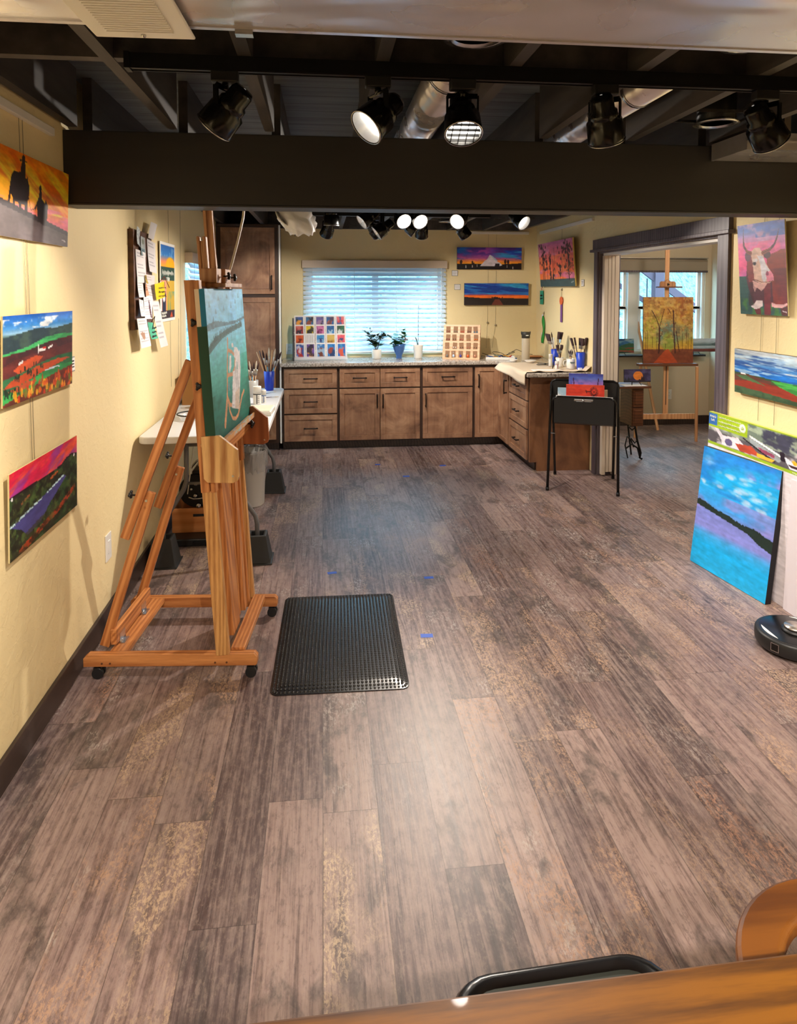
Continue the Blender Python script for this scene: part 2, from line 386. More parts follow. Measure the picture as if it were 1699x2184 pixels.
# ------------------------------------------------------------------ painted surfaces (colour attribute on a fine grid)
class Art:
    """coordinates: x 0..1 left to right, y 0..1 top to bottom"""
    def __init__(s, w, h, c=(255,255,255), seed=1):
        s.w, s.h = w, h; s.a = np.zeros((h,w,3)); s.a[:] = c
        s.X, s.Y = np.meshgrid(np.linspace(0,1,w), np.linspace(0,1,h)); s.rs = np.random.RandomState(seed)
    def fbm(s, sx, sy, oct=4, seed=None, X=None, Y=None):
        rs = s.rs if seed is None else np.random.RandomState(seed)
        X = s.X if X is None else X; Y = s.Y if Y is None else Y
        o = np.zeros_like(X); amp = 1; tot = 0
        for k in range(oct):
            G = rs.rand(67,67); u = (X*sx*2**k) % 64; v = (Y*sy*2**k) % 64
            iu = np.floor(u).astype(int); iv = np.floor(v).astype(int); fu = u-iu; fv = v-iv
            fu = fu*fu*(3-2*fu); fv = fv*fv*(3-2*fv)
            o += amp*((G[iv,iu]*(1-fu)+G[iv,iu+1]*fu)*(1-fv)+(G[iv+1,iu]*(1-fu)+G[iv+1,iu+1]*fu)*fv); tot += amp; amp *= .55
        return o/tot
    def vg(s, stops, y=None, mask=None):
        y = s.Y if y is None else y
        ps = [p for p,_ in stops]; o = np.stack([np.interp(y, ps, [c[k] for _,c in stops]) for k in range(3)], -1)
        s.put(o, mask)
    def put(s, c, mask=None):
        if mask is None: s.a[:] = c
        else:
            m = np.clip(mask.astype(float),0,1)[...,None]; s.a = s.a*(1-m)+np.array(c)*m
        return s
    def mottle(s, c, sx, sy, lo=.5, hi=.65, k=1, mask=None, slant=0, seed=None):
        n = s.fbm(sx, sy, 4, seed, None, (s.Y+slant*s.X+5)); m = np.clip((n-lo)/(hi-lo),0,1)*k
        if mask is not None: m = m*mask
        return s.put(c, m)
    def polym(s, pts):
        n = len(pts); ins = np.zeros_like(s.X, bool)
        for i in range(n):
            x1,y1 = pts[i]; x2,y2 = pts[(i+1)%n]
            if y1 == y2: continue
            c = ((y1 > s.Y) != (y2 > s.Y)) & (s.X < (x2-x1)*(s.Y-y1)/(y2-y1)+x1); ins ^= c
        return ins
    def poly(s, pts, c, k=1): return s.put(c, s.polym(pts)*k)
    def ell(s, cx, cy, rx, ry, c, soft=0, k=1):
        d = ((s.X-cx)/rx)**2+((s.Y-cy)/ry)**2
        return s.put(c, (np.clip((1.0+soft-d)/max(soft,1e-3),0,1) if soft else (d < 1))*k)
    def line(s, p, wd, c, k=1):
        asp = s.h/s.w
        for (x1,y1),(x2,y2) in zip(p[:-1], p[1:]):
            dx, dy = x2-x1, (y2-y1)*asp; L = dx*dx+dy*dy+1e-9
            t = np.clip(((s.X-x1)*dx+(s.Y-y1)*asp*dy)/L,0,1)
            d = np.hypot(s.X-x1-t*dx, (s.Y-y1)*asp-t*dy); s.put(c, (d < wd)*k)
        return s
    def below(s, pts): return s.Y > np.interp(s.X, [p[0] for p in pts], [p[1] for p in pts])
    def dabs(s, n, x0, x1, y0, y1, r, cols, stretch=1):
        for _ in range(n):
            s.ell(s.rs.uniform(x0,x1), s.rs.uniform(y0,y1), r*s.rs.uniform(.6,1.3), r*s.w/s.h*stretch*s.rs.uniform(.6,1.3), cols[s.rs.randint(len(cols))], k=.85)
        return s

def art_mesh(name, art, W, H, D, side=(240,238,232), parent=None, mat=None, top=None, z0=0.0, edge=None):
    """panel standing on local z=0, front towards -y; edge(v) may colour the left side"""
    h, w = art.a.shape[:2]
    if w >= 70:      # brush texture
        f_ = art.fbm(w*.13, h*.22, 3, 5)-.5; g_ = art.fbm(w*.05, h*.35, 3, 9)-.5; art.a = np.clip(art.a*(1+.2*f_+.2*g_)[...,None], 0, 255)
    xs = np.linspace(-W/2, W/2, w); zs = np.linspace(z0+H, z0, h)
    XX, ZZ = np.meshgrid(xs, zs)
    vs = np.stack([XX.ravel(), np.full(w*h, -D/2), ZZ.ravel()], -1)
    idx = np.arange(w*h).reshape(h, w)
    q = np.stack([idx[:-1,:-1].ravel(), idx[1:,:-1].ravel(), idx[1:,1:].ravel(), idx[:-1,1:].ravel()], -1)
    n0 = w*h; verts = vs.tolist(); faces = q.tolist(); cols = [*art.a.reshape(-1,3).tolist()]
    def quad(a, b, c, d, cc):
        k = len(verts); verts.extend([a,b,c,d]); faces.append([k,k+1,k+2,k+3]); cols.extend(cc if isinstance(cc[0], (list,tuple)) else [cc]*4)
    x0, x1, ya, yb, za, zb = -W/2, W/2, -D/2, D/2, z0, z0+H
    if edge:
        for (t0, t1, u0, u1, c) in edge:    # bands on the left side: height 0..1 from the bottom, depth 0..1 from the front
            quad((x0,ya+D*u1,za+H*t1),(x0,ya+D*u1,za+H*t0),(x0,ya+D*u0,za+H*t0),(x0,ya+D*u0,za+H*t1), c)
    else: quad((x0,yb,zb),(x0,yb,za),(x0,ya,za),(x0,ya,zb), side)
    quad((x1,ya,zb),(x1,ya,za),(x1,yb,za),(x1,yb,zb), side)
    quad((x0,ya,zb),(x1,ya,zb),(x1,yb,zb),(x0,yb,zb), top or side); quad((x0,ya,za),(x0,yb,za),(x1,yb,za),(x1,ya,za), side)
    quad((x1,yb,zb),(x1,yb,za),(x0,yb,za),(x0,yb,zb), (206,196,180))
    me = bpy.data.meshes.new(name); me.from_pydata(verts, [], faces)
    ca = me.color_attributes.new('Col', 'FLOAT_COLOR', 'POINT')
    c = np.clip(np.array(cols)/255,0,1); c = np.where(c <= .04045, c/12.92, ((c+.055)/1.055)**2.4)
    ca.data.foreach_set('color', np.concatenate([c, np.ones((len(c),1))], 1).ravel().astype('f'))
    me.materials.append(mat or M['art']); me.update()
    o = bpy.data.objects.new(name, me); C.objects.link(o)
    if parent: o.parent = parent
    return o
def hang(o, x, y, z, rz, tilt=0):
    o.location = (x,y,z); o.rotation_euler = (tilt, 0, rz); return o

# ================================================================== the room
XL, XR, YB, YF, ZC = -1.09, 2.5, 7.78, -3.0, 2.385
XR2 = 2.67              # far face of the right wall
DK = 2.63               # underside of the deck above the joists
FX, FY = 4.87, 8.1      # far room corner
struct(MB().box(XL-.2, FX+.2, YF-.2, FY+.2, -.1, 0).build('floor', M['floor']))
struct(MB().box(XL-.2, XR2, YF-.2, YB+.2, DK, DK+.08).build('ceiling', M['deck']))
# left wall with its window hole
LW = (5.62, 6.56, 1.02, 1.93)
b = MB(); b.box(XL-.15, XL, YF, LW[0], 0, DK); b.box(XL-.15, XL, LW[1], YB, 0, DK); b.box(XL-.15, XL, LW[0], LW[1], 0, LW[2]); b.box(XL-.15, XL, LW[0], LW[1], LW[3], DK)
struct(b.build('wall_left', M['wall']))
BW = (-.19, 1.40, .965, 1.96)
b = MB(); b.box(XL-.15, BW[0], YB, YB+.15, 0, DK); b.box(BW[1], XR2, YB, YB+.15, 0, DK); b.box(BW[0], BW[1], YB, YB+.15, 0, BW[2]); b.box(BW[0], BW[1], YB, YB+.15, BW[3], DK)
struct(b.build('wall_back', M['wall']))
DY0, DY1, DZ = 4.06, 5.95, 2.04
b = MB(); b.box(XR, XR2, YF, DY0, 0, DK); b.box(XR, XR2, DY1, YB, 0, DK); b.box(XR, XR2, DY0, DY1, DZ, DK)
struct(b.build('wall_right', M['wall']))
struct(MB().box(XL, XR, YF-.15, YF, 0, DK).build('wall_front', M['wall']))
# room beyond the doorway
FW = (3.20, 4.79, .93, 2.02)
b = MB(); b.box(XR2, FW[0], FY, FY+.15, 0, 2.6); b.box(FW[1], FX+.15, FY, FY+.15, 0, 2.6); b.box(FW[0], FW[1], FY, FY+.15, 0, FW[2]); b.box(FW[0], FW[1], FY, FY+.15, FW[3], 2.6)
struct(b.build('wall_far', M['farwall']))
struct(MB().box(FX, FX+.15, 2.6, FY, 0, 2.6).build('wall_far_right', M['farwall']))
struct(MB().box(XR2, FX, 2.45, 2.6, 0, 2.6).build('wall_far_near', M['farwall']))
struct(MB().box(XR2, FX+.15, 2.45, FY+.15, 2.5, 2.6).build('ceiling_far', M['white_trim']))
struct(MB().box(XR2, XR2+.012, YB, FY, 0, 2.5).build('wall_far_return', M['farwall']))
# baseboards
struct(MB().box(XL, XL+.016, YF, YB-.02, 0, .11).build('baseboard_left', M['base'], bevel=.003))
b = MB(); b.box(XR-.016, XR, YF, DY0-.11, 0, .11); struct(b.build('baseboard_right', M['base'], bevel=.003))
struct(MB().box(XR2+.01, FX, FY-.016, FY, 0, .11).build('baseboard_far', M['base'], bevel=.003))
struct(MB().box(FX-.016, FX, 2.7, FY-.02, 0, .11).build('baseboard_far_right', M['base'], bevel=.003))
struct(MB().box(-.45, -.433, 7.20, 7.215, .08, 2.37).build('trim_5', M['white_trim']))

# joists, beam and blocking overhead
for k in range(9):
    x = -1.07 + .412*k
    if x > 2.45: continue
    struct(MB().box(x, x+.04, YF, 3.06, ZC, DK).build('ceiling_joist', M['black_wood']))
    struct(MB().box(x+.02, x+.06, 3.19, YB, ZC, DK).build('ceiling_joist', M['black_wood']))
struct(MB().box(XL, XR, 3.055, 3.20, 2.064, 2.372).box(XL, XR, 3.052, 3.203, 2.055, 2.066).build('ceiling_beam', M['beam'], bevel=.004))
b = MB()
for k in range(8):
    x = -1.03 + .412*k; b.box(x, x+.372, 2.155, 2.195, ZC+.002, DK)
struct(b.build('ceiling_blocking', M['black_wood']))
b = MB()
for k in range(8):
    x = -1.01 + .412*k; b.box(x, x+.372, YB-.05, YB-.01, ZC+.002, DK)
struct(b.build('ceiling_rim', M['black_wood']))

# door casing (trims) and the stacked sliding panels
b = MB(); b.box(XR-.022, XR, DY0-.115, DY0, 0, DZ+.005); b.box(XR-.022, XR, DY1, DY1+.075, 0, DZ+.005)
struct(b.build('trim_1', M['trim'], bevel=.002))
b = MB(); b.box(XR-.03, XR, DY0-.13, DY1+.09, DZ+.022, 2.152)
struct(b.build('trim_2', M['trim'], bevel=.002))
struct(MB().box(XR-.048, XR, DY0-.155, DY1+.115, DZ, DZ+.024).build('trim_3', M['trim'], bevel=.003))
b = MB(); b.box(XR, XR2, DY0, DY0+.012, 0, DZ); b.box(XR, XR2, DY1-.012, DY1, 0, DZ); b.box(XR, XR2, DY0, DY1, DZ-.012, DZ)
b.box(XR2, XR2+.02, DY1-.02, DY1+.09, 0, DZ+.1); b.box(XR2, XR2+.02, DY0-.09, DY0, 0, DZ+.1); b.box(XR2, XR2+.02, DY0-.09, DY1+.09, DZ, DZ+.1)
struct(b.build('trim_4', M['trim'], bevel=.002))
d = struct(thing('door_1', 'stack of cream folding door panels at the left side of the doorway', 'door', (0,0,0))); 
for i,(x0,x1) in enumerate(((2.522,2.556),(2.560,2.588),(2.592,2.62),(2.624,2.662))):
    z0 = .035 if i in (1,2) else .008
    MB().box(x0, x1, DY1-.06, DY1-.014, z0, DZ-.035).build('door_panel', M['cream_door'], d, bevel=.002)
MB().box(2.597, 2.614, DY1-.0612, DY1-.0600, .80, .862).build('door_pull', M['ink'], d)
MB().box(2.53, 2.655, DY0+.012, DY1-.014, DZ-.034, DZ-.013).build('door_track', M['white_trim'], d)

# ---------------------------------------------------------------- windows
def window(name, x0, x1, z0, z1, y, sashes, parent_kind=True):
    w = MB().box(x0, x1, y+.02, y+.13, z0, z0+.03).box(x0, x1, y+.02, y+.13, z1-.03, z1).box(x0, x0+.03, y+.02, y+.13, z0+.03, z1-.03).box(x1-.03, x1, y+.02, y+.13, z0+.03, z1-.03).build(name, M['white_trim'])
    struct(w)
    for (a, c, d_, e) in sashes:
        t = .038
        MB().box(a, c, y+.06, y+.10, d_, d_+t).box(a, c, y+.06, y+.10, e-t, e).box(a, a+t, y+.06, y+.10, d_+t, e-t).box(c-t, c, y+.06, y+.10, d_+t, e-t).build('window_sash', M['white_trim'], w, bevel=.002)
        MB().box(a+t, c-t, y+.078, y+.082, d_+t, e-t).build('window_pane', M['glass'], w)
    return w
window('window_1', BW[0], BW[1], BW[2], BW[3], YB, [(BW[0]+.03, .605, BW[2]+.03, BW[3]-.03), (.605, BW[1]-.03, BW[2]+.03, BW[3]-.03)])
# far room: two double hung units with a mullion between
mid = 3.90
window('window_2', FW[0], FW[1], FW[2], FW[3], FY, [(3.23,3.78,1.46,1.99),(3.23,3.80,.96,1.49),(3.92,4.76,1.46,1.99),(3.94,4.76,.96,1.49)])
struct(MB().box(3.79, 3.93, FY+.03, FY+.12, FW[2], FW[3]).build('trim_6', M['white_trim'], bevel=.003))
# left wall window (on x), built along y
w = MB().box(XL-.13, XL-.02, LW[0], LW[1], LW[2], LW[2]+.03).box(XL-.13, XL-.02, LW[0], LW[1], LW[3]-.03, LW[3]).box(XL-.13, XL-.02, LW[0], LW[0]+.03, LW[2], LW[3]).box(XL-.13, XL-.02, LW[1]-.03, LW[1], LW[2], LW[3]).build('window_3', M['white_trim']); struct(w)
MB().box(XL-.085, XL-.08, LW[0]+.03, LW[1]-.03, LW[2]+.03, LW[3]-.03).build('window_pane', M['glass'], w)

def blind(name, W, z0, z1, n, label, loc, rz, tilt, gap=.03):
    """horizontal slat blind in the local x-z plane facing -y, hung at z1"""
    t = thing(name, label, 'blind', loc, rz)
    MB().box(-W/2-.012, W/2+.012, -.062, -.048, z1-.008, z1+.078).box(-W/2-.012, -W/2-.002, -.05, .0, z1-.008, z1+.078).box(W/2+.002, W/2+.012, -.05, 0, z1-.008, z1+.078).build('valance', M['blind_val'], t, bevel=.003)
    MB().box(-W/2, W/2, -.045, -.002, z1+.01, z1+.05).build('head_rail', M['white_trim'], t)
    s = MB(); dz = (z1-z0-.03)/n
    for i in range(n):
        z = z0+.03+dz*(i+.5)
        Mx = Matrix.Translation((0,-.028,z)) @ Matrix.Rotation(tilt, 4, 'X')
        cv = [(-.025,0),(-.012,.003),(0,.004),(.012,.003),(.025,0)]
        vs = [(sx*W/2, a, h) for sx in (-1,1) for a,h in cv]; vs += [(sx*W/2, a, h-.0025) for sx in (-1,1) for a,h in cv]
        fs = [[k,k+1,5+k+1,5+k] for k in range(4)] + [[10+k,15+k,15+k+1,10+k+1] for k in range(4)] + [[0,5,15,10],[4,14,19,9]]
        s.add(vs, fs, Mx)
    s.build('slats', M['slat'], t)
    c = MB()
    for u in np.linspace(-W/2+.1, W/2-.1, 4 if W > 1.2 else 3):
        for yy in (-.054, -.004): c.tube([(u,yy,z0+.02),(u,yy,z1)], .0014, 4)
    c.build('ladder_cord', M['cord_white'], t)
    MB().box(-W/2, W/2, -.050, -.006, z0, z0+.022).build('bottom_rail', M['white_trim'], t, bevel=.004)
    MB().tube([(W/2-.055,-.066,z1-.01),(W/2-.055,-.068,z0+(z1-z0)*.42)], .004, 6).build('tilt_wand', M['clear'], t)
    return t
M['blind_val'] = plain('blind_valance', (214,196,176), .5, 0, .03)
blind('window_blind', 1.63, .975, 1.955, 18, 'wide white slatted blind over the window above the counter', (.60, YB, 0), 0, R(46))
M['blind_val2'] = M['blind_val']
blind('window_blind', .96, 1.0, 1.92, 20, 'narrow slatted blind with pale valance on the left wall behind the big easel', (XL, 6.09, 0), R(90), R(62))
t = thing('roller_shade', 'rolled up taupe fabric shade above the window of the far room', 'shade', (3.985, FY, 0))
M['shade'] = plain('shade_fabric', (150,136,118), .8)
MB().tube([(-.79,-.045,2.055),(.79,-.045,2.055)], .032, 12).build('roll', M['shade'], t)
MB().box(-.79, .79, -.075, -.070, 1.93, 2.05).build('shade_cloth', M['shade'], t)
MB().box(-.79, .79, -.082, -.066, 1.915, 1.94).build('hem_bar', M['trim'], t)
MB().box(-.80, .80, -.07, -.0, 2.09, 2.10).build('head_bracket', M['steel'], t)

# outdoors, seen through the far window and the blinds
struct(MB().box(-8, 14, 8.4, 24, -.35, -.30).build('ground_outside', M['bank']))
b = MB()
vs = [(x, 15+1.2*math.sin(x*.7)+z*.9, -.3+z) for z in (0,2,4,7) for x in range(-10,20,2)]
n = 15; fs = [[r*n+k, r*n+k+1, (r+1)*n+k+1, (r+1)*n+k] for r in range(3) for k in range(n-1)]
b.add(vs, fs, None, True); o = b.build('hillside', M['bank']); o['kind'] = 'structure'
t = thing('outdoor_stairs', 'mauve brown timber porch posts and stair rail outside the far room window', 'stairs', (5.5, 10.6, -.3))
for x in (-.90, -.05): MB().box(x-.075, x+.075, -.07, .07, 0, 3.4).build('post', M['concrete_out'], t)
MB().bar((-1.3,0,3.05), (1.0,0,1.42), .12, .05).build('stringer', M['concrete_out'], t)
MB().bar((-1.3,.1,2.45), (-.1,.1,1.75), .07, .05).build('handrail', M['concrete_out'], t)
for k in range(6): MB().bar((-1.3,.4+.1*k,1.95-.19*k), (-.5,.4+.1*k,1.50-.19*k), .035, .18).build('tread', M['white_trim'], t)
for k in range(7): MB().box(-.62+.19*k, -.606+.19*k, -.01, .01, .6, 2.45-.13*k).build('baluster', M['black_metal'], t)

# ---------------------------------------------------------------- ducts and ceiling fittings
t = thing('rectangular_duct', 'large galvanised rectangular duct running across the ceiling in the foreground', 'duct', (0,0,0))
MB().box(XL, XR, .62, 1.375, 2.2, 2.55).build('duct_body', M['galv'], t)
MB().box(XL, XR, 1.370, 1.383, 2.197, 2.212).build('duct_seam', M['galv'], t)
MB().box(-.166, -.132, 1.372, 1.392, 2.188, 2.205).build('duct_clip', M['steel'], t)
t = thing('air_register', 'white slotted air register under the left part of the foreground duct', 'vent', (-.345,1.255,2.185), R(-1.5))
MB().box(-.095,.095,-.17,.155,0,.006).build('frame', M['white_plastic'], t, bevel=.003)
b = MB()
for k in range(24): b.box(-.062,.062,-.13+.0105*k,-.1255+.0105*k,-.004,.001)
b.build('louvre', M['white_plastic'], t)
MB().ball((0,.135,-.001), .005).build('screw', M['steel'], t)
t = thing('foil_duct', 'flat galvanised duct end beside the beam at the upper right', 'duct', (0,0,0))
MB().box(1.822, 2.49, 2.78, 3.045, 2.30, 2.372).build('duct_body', M['galv'], t)
MB().box(1.818, 2.49, 2.775, 2.787, 2.335, 2.342).box(1.818,1.83,2.775,3.045,2.298,2.374).build('duct_seam', M['galv'], t)
for i,(x,y0,y1,r,lb) in enumerate(((.475,2.2,4.4,.085,'round galvanised duct between joists above the two lit spotlights'),(1.27,2.35,4.4,.07,'round galvanised duct between joists right of the second lit spotlight'))):
    t = thing('round_duct', lb, 'duct', (x,0,0), 0)
    MB().tube([(0,y0,2.50),(0,y1,2.50)], r, 20).build('pipe', M['galv'], t)
    MB().tube([(0,y0+.3,2.50),(0,y0+.32,2.50)], r+.004, 20).box(-r-.004,-r+.002,y0+.3,y0+.32,2.5,DK).box(r-.002,r+.004,y0+.3,y0+.32,2.5,DK).build('hanger_strap', M['steel'], t)
# recessed cans with hanger bars
def can(x, y, label, c='black_metal', z=2.40):
    t = thing('recessed_light', label, 'ceiling light', (x,y,z), 0, 'recessed lights between the joists')
    MB().lathe([(.072,.0),(.078,.004),(.078,.16),(.05,.17)], n=20).build('can', M[c], t)
    MB().lathe([(.088,0),(.092,-.006),(.07,-.008),(.066,.0)], n=20).build('trim_ring', M['steel'], t)
    b = MB()
    for s in (-.09,.09): b.box(-.185,.185,s-.003,s+.003,.02,.032)
    b.build('hanger_bar', M['steel'], t)
    return t
can(.43, 1.90, 'recessed can light just behind the duct edge above the lit spotlight')
can(1.22, 1.85, 'recessed can light behind the duct edge at the upper right')
can(1.28, 6.92, 'recessed can light above the farm barn painting', 'black_metal')
can(1.96, 6.85, 'recessed can light near the back right corner')
can(.47, 6.3, 'recessed can light over the left half of the slatted window')
can(.87, 6.9, 'recessed can light over the right half of the slatted window')
can(1.66, 2.75, 'recessed can light by the flat duct end at the right')

# ---------------------------------------------------------------- track lighting
M['reflector'] = plain('lamp_reflector', (214,214,214), .22, .8, 0)
t = thing('light_track', 'long black track rail carrying the five foreground spotlights', 'track', (0,0,0))
MB().box(-.56, 2.45, 2.09, 2.125, 2.343, 2.384).build('rail', M['black_metal'], t)
MB().box(-.56, 2.45, 2.092, 2.095, 2.340, 2.343).box(-.56,2.45,2.12,2.123,2.340,2.343).build('rail_lip', M['bronze'], t)
MB().box(-.57,-.555,2.085,2.13,2.338,2.386).build('end_cap', M['black_metal'], t)
t = thing('light_track', 'black track rail beyond the beam carrying the clustered spotlights', 'track', (0,0,0))
MB().box(.05, 1.75, 4.98, 5.015, 2.343, 2.384).build('rail', M['black_metal'], t)
t = thing('light_track', 'black track rail near the slatted window', 'track', (0,0,0))
MB().box(-.1, 1.5, 6.0, 6.03, 2.343, 2.384).build('rail', M['black_metal'], t)
t = thing('light_track', 'added black track rail for the unseen fill spotlights behind the viewpoint', 'track', (0,0,0))
MB().box(-.6, 2.3, -.56, -.53, 2.343, 2.384).build('rail', M['black_metal'], t)  # unseen rail, put in to carry the added fill spots

def spot(x, y, d, label, watts, group, size=.118, ang=60, blend=.6, lens_on=True, drop=.122, glow=1, col=None):
    """track head hanging at x,y from the rail; d = aim direction"""
    d = Vector(d).normalized()
    t = thing('track_spotlight', label, 'spotlight', (x, y, 2.343), 0, group)
    MB().box(-.04,.04,-.017,.017,-.034,0).build('adapter', M['black_plastic'], t, bevel=.004)
    r = size/2; piv = Vector((0,0,-drop))
    # frame with local z along d
    z = d; xx = Vector((0,0,1)).cross(z)
    xx = xx.normalized() if xx.length > .05 else Vector((1,0,0))
    yy = z.cross(xx)
    F = Matrix(((xx.x,yy.x,z.x,piv.x),(xx.y,yy.y,z.y,piv.y),(xx.z,yy.z,z.z,piv.z),(0,0,0,1)))
    # yoke: stem, cross piece, two arms to the pivot sides
    y_ = MB(); y_.tube([(0,0,-.03),(0,0,-.055)], .010, 8)
    for s in (-1,1):
        e = piv + xx*s*(r*.80)
        y_.bar((0,0,-.05), Vector((0,0,-.05))+xx*s*(r*.80), .016, .006, up=tuple(yy)); y_.bar(Vector((0,0,-.05))+xx*s*(r*.80), e, .016, .006, up=tuple(xx))
    y_.build('yoke', M['black_gloss'], t)
    L = size*1.28
    prof = [(.004,-L*.62),(r*.50,-L*.60),(r*.60,-L*.52),(r*.62,-L*.30),(r*.74,-L*.26),(r*.76,-L*.16),(r*.72,-L*.13),(r*.94,-L*.06),(r*.98,L*.30),(r,L*.38),(r*.93,L*.38),(r*.90,L*.24)]
    MB().lathe(prof, n=28, M=F, cap=False).build('housing', M['black_gloss'], t)
    MB().lathe([(r*1.0,L*.365),(r*1.02,L*.375),(r*1.0,L*.385),(r*.96,L*.385)], n=28, M=F, cap=False).build('rim', M['steel'], t)
    MB().lathe([(r*.72,L*.10),(r*.5,L*.14),(.002,L*.15)], n=24, M=F, cap=False).build('lens', M['lens_on'] if lens_on else M['steel'], t)
    MB().lathe([(r*.93,L*.37),(r*.86,L*.26),(r*.72,L*.10)], n=28, M=F, cap=False).build('reflector', M['reflector'], t)
    if label.startswith('lit spotlight with'):
        g_ = MB()
        for k in (-.6,-.2,.2,.6): g_.box(-r*.85,r*.85,r*k-.001,r*k+.001,L*.31,L*.37,F).box(r*k-.001,r*k+.001,-r*.85,r*.85,L*.31,L*.37,F)
        g_.build('louvre', M['black_gloss'], t)
    if watts:
        ld = bpy.data.lights.new('lamp', 'SPOT'); ld.energy = watts*LAMP; ld.color = col or LAMP_COL; ld.spot_size = R(ang); ld.spot_blend = blend; ld.shadow_soft_size = .03
        lo = bpy.data.objects.new('lamp', ld); C.objects.link(lo); lo.parent = t
        lo.location = piv + z*(L*.40)
        lo.rotation_euler = z.to_track_quat('-Z','Y').to_euler()
    return t
FG = 'foreground track spotlights'; CG = 'spotlights clustered beyond the beam'; BG = 'added fill spotlights behind the viewpoint'
spot(-.285, 2.107, (-.60,.30,-.62), 'black spotlight at the left end of the foreground track, aimed down left', 50, FG, ang=75)
spot(.172, 2.107, (-.62,-.30,-.60), 'lit black spotlight left of centre, its bright lens facing down left', 50, FG, ang=75)
spot(.435, 2.107, (-.02,-.42,-.80), 'lit spotlight with a square louvre over its lens, at the middle of the track', 26, FG, ang=75)
spot(.895, 2.107, (.30,.42,-.75), 'black spotlight right of centre, aimed away from the viewer', 70, FG, ang=75)
spot(1.44, 2.107, (.62,.30,-.62), 'black spotlight at the right end of the foreground track by the flat duct', 75, FG, ang=75)
spot(.07, 5.0, (0,.1,-1), 'spotlight pointing straight down behind the white bag', 22, CG, ang=80)
spot(.33, 5.0, (-.8,-.22,-.62), 'spotlight beyond the beam with its lens turned to the left', 36, CG, ang=80)
spot(.58, 5.0, (.25,-.75,-.45), 'leftmost of the three bright lenses just under the beam', 40, CG, ang=80)
spot(.70, 5.0, (.25,-.70,-.45), 'middle of the three bright lenses just under the beam', 45, CG, ang=80)
spot(1.02, 5.0, (-.62,-.75,-.46), 'rightmost of the three bright lenses just under the beam', 120, CG, ang=80)
spot(.45, 5.12, (-.75,-.05,-.55), 'lowest spotlight of the cluster, facing the left wall', 36, CG, ang=80, drop=.19)
spot(.66, 5.12, (.72,-.05,-.60), 'low spotlight of the cluster, facing the right wall', 80, CG, ang=80, drop=.17)
spot(1.47, 5.0, (.45,-.65,-.5), 'single lit spotlight far right, near the doorway head', 55, CG, ang=75)
spot(.05, 6.015, (-.25,.72,-.62), 'spotlight near the slatted window aimed at the left cabinets', 40, CG, ang=80)
spot(.88, 6.015, (.05,.62,-.75), 'spotlight near the slatted window aimed at the middle cabinets', 46, CG, ang=80)
spot(.46, 6.015, (.62,.55,-.6), 'small spotlight near the slatted window aimed at the corner', 62, CG, ang=80)
spot(1.25, 6.015, (.6,.25,-.75), 'small spotlight over the peninsula counter', 34, CG, ang=80)
for i,(x,d) in enumerate(((-.4,(-.45,.6,-.7)),(.4,(-.1,.65,-.85)),(1.2,(.25,.6,-.85)),(2.0,(.1,.75,-.7)))):  # unseen spots added to give the room soft ambient fill
    spot(x, -.545, d, 'added black fill spotlight, unseen behind the viewpoint', 85, BG, ang=85)
# far room lamp on its ceiling
t = thing('ceiling_lamp', 'flush white ceiling lamp in the far room', 'ceiling light', (3.7,5.6,2.43))
MB().lathe([(.15,.07),(.16,.03),(.12,.0),(.01,-.01)], n=24).build('diffuser', M['lens_on'], t)
ld = bpy.data.lights.new('lamp','POINT'); ld.energy = 30*LAMP; ld.color = (1,.88,.74); ld.shadow_soft_size = .12; lo = bpy.data.objects.new('lamp', ld); C.objects.link(lo); lo.parent = t; lo.location = (0,0,-.12)

# ================================================================== built-in cabinets
def shaker(w_, h_, name, parent, loc, rz=0, rail=.052):
    """door or drawer front in local x-z facing -y, origin lower left"""
    b = MB(); r = rail; t = .02
    b.box(0,w_,-t,0,0,r).box(0,w_,-t,0,h_-r,h_).box(0,r,-t,0,r,h_-r).box(w_-r,w_,-t,0,r,h_-r).box(r,w_-r,-t+.010,0,r,h_-r)
    o = b.build(name, M['alder'], parent, bevel=.0025); o.location = loc; o.rotation_euler = (0,0,rz); return o
def pull(parent, x, z, vert=False, L=.15):
    b = MB()
    def P(a, d): return (x, -d, z+a) if vert else (x+a, -d, z)
    b.tube([P(-L/2,.05),P(-L/2+.02,.052),P(L/2-.02,.052),P(L/2,.05)], .0065, 8)
    for s in (-1,1): b.tube([P(s*(L/2-.012),.02),P(s*(L/2-.012),.050)], .007, 8)
    return b.build('handle', M['bronze'], parent)
CY = 7.22
def cab(x0, x1, label):
    t = thing('base_cabinet', label, 'cabinet', (x0, CY, 0), 0)
    W_ = x1-x0
    MB().box(0,W_,0,.55,.085,.888).build('body', M['cab_dark'], t)
    MB().box(0,W_,.06,.55,0,.085).build('toe_kick', M['base'], t)
    return t, W_
t, W_ = cab(-.425, .165, 'drawer base cabinet with three stacked drawers at the left of the counter run')
for z0, z1 in ((.095,.375),(.392,.645),(.66,.868)):
    f = shaker(.555, z1-z0, 'drawer', t, (.018,0,z0)); pull(f, .2775, (z1-z0)/2)
t, W_ = cab(.167, 1.05, 'wide base cabinet with two drawers above a pair of doors under the window')
for i,x in enumerate((.008,.442)):
    f = shaker(.428, .208, 'drawer', t, (x,0,.66)); pull(f, .214, .104)
    f = shaker(.428, .55, 'door', t, (x,0,.095)); pull(f, .40 if i == 0 else .028, .42, True)
t, W_ = cab(1.052, 1.627, 'base cabinet with one drawer above a single wide door under the window')
f = shaker(.545, .208, 'drawer', t, (.016,0,.66)); pull(f, .2725, .104)
f = shaker(.545, .55, 'door', t, (.016,0,.095)); pull(f, .03, .42, True)
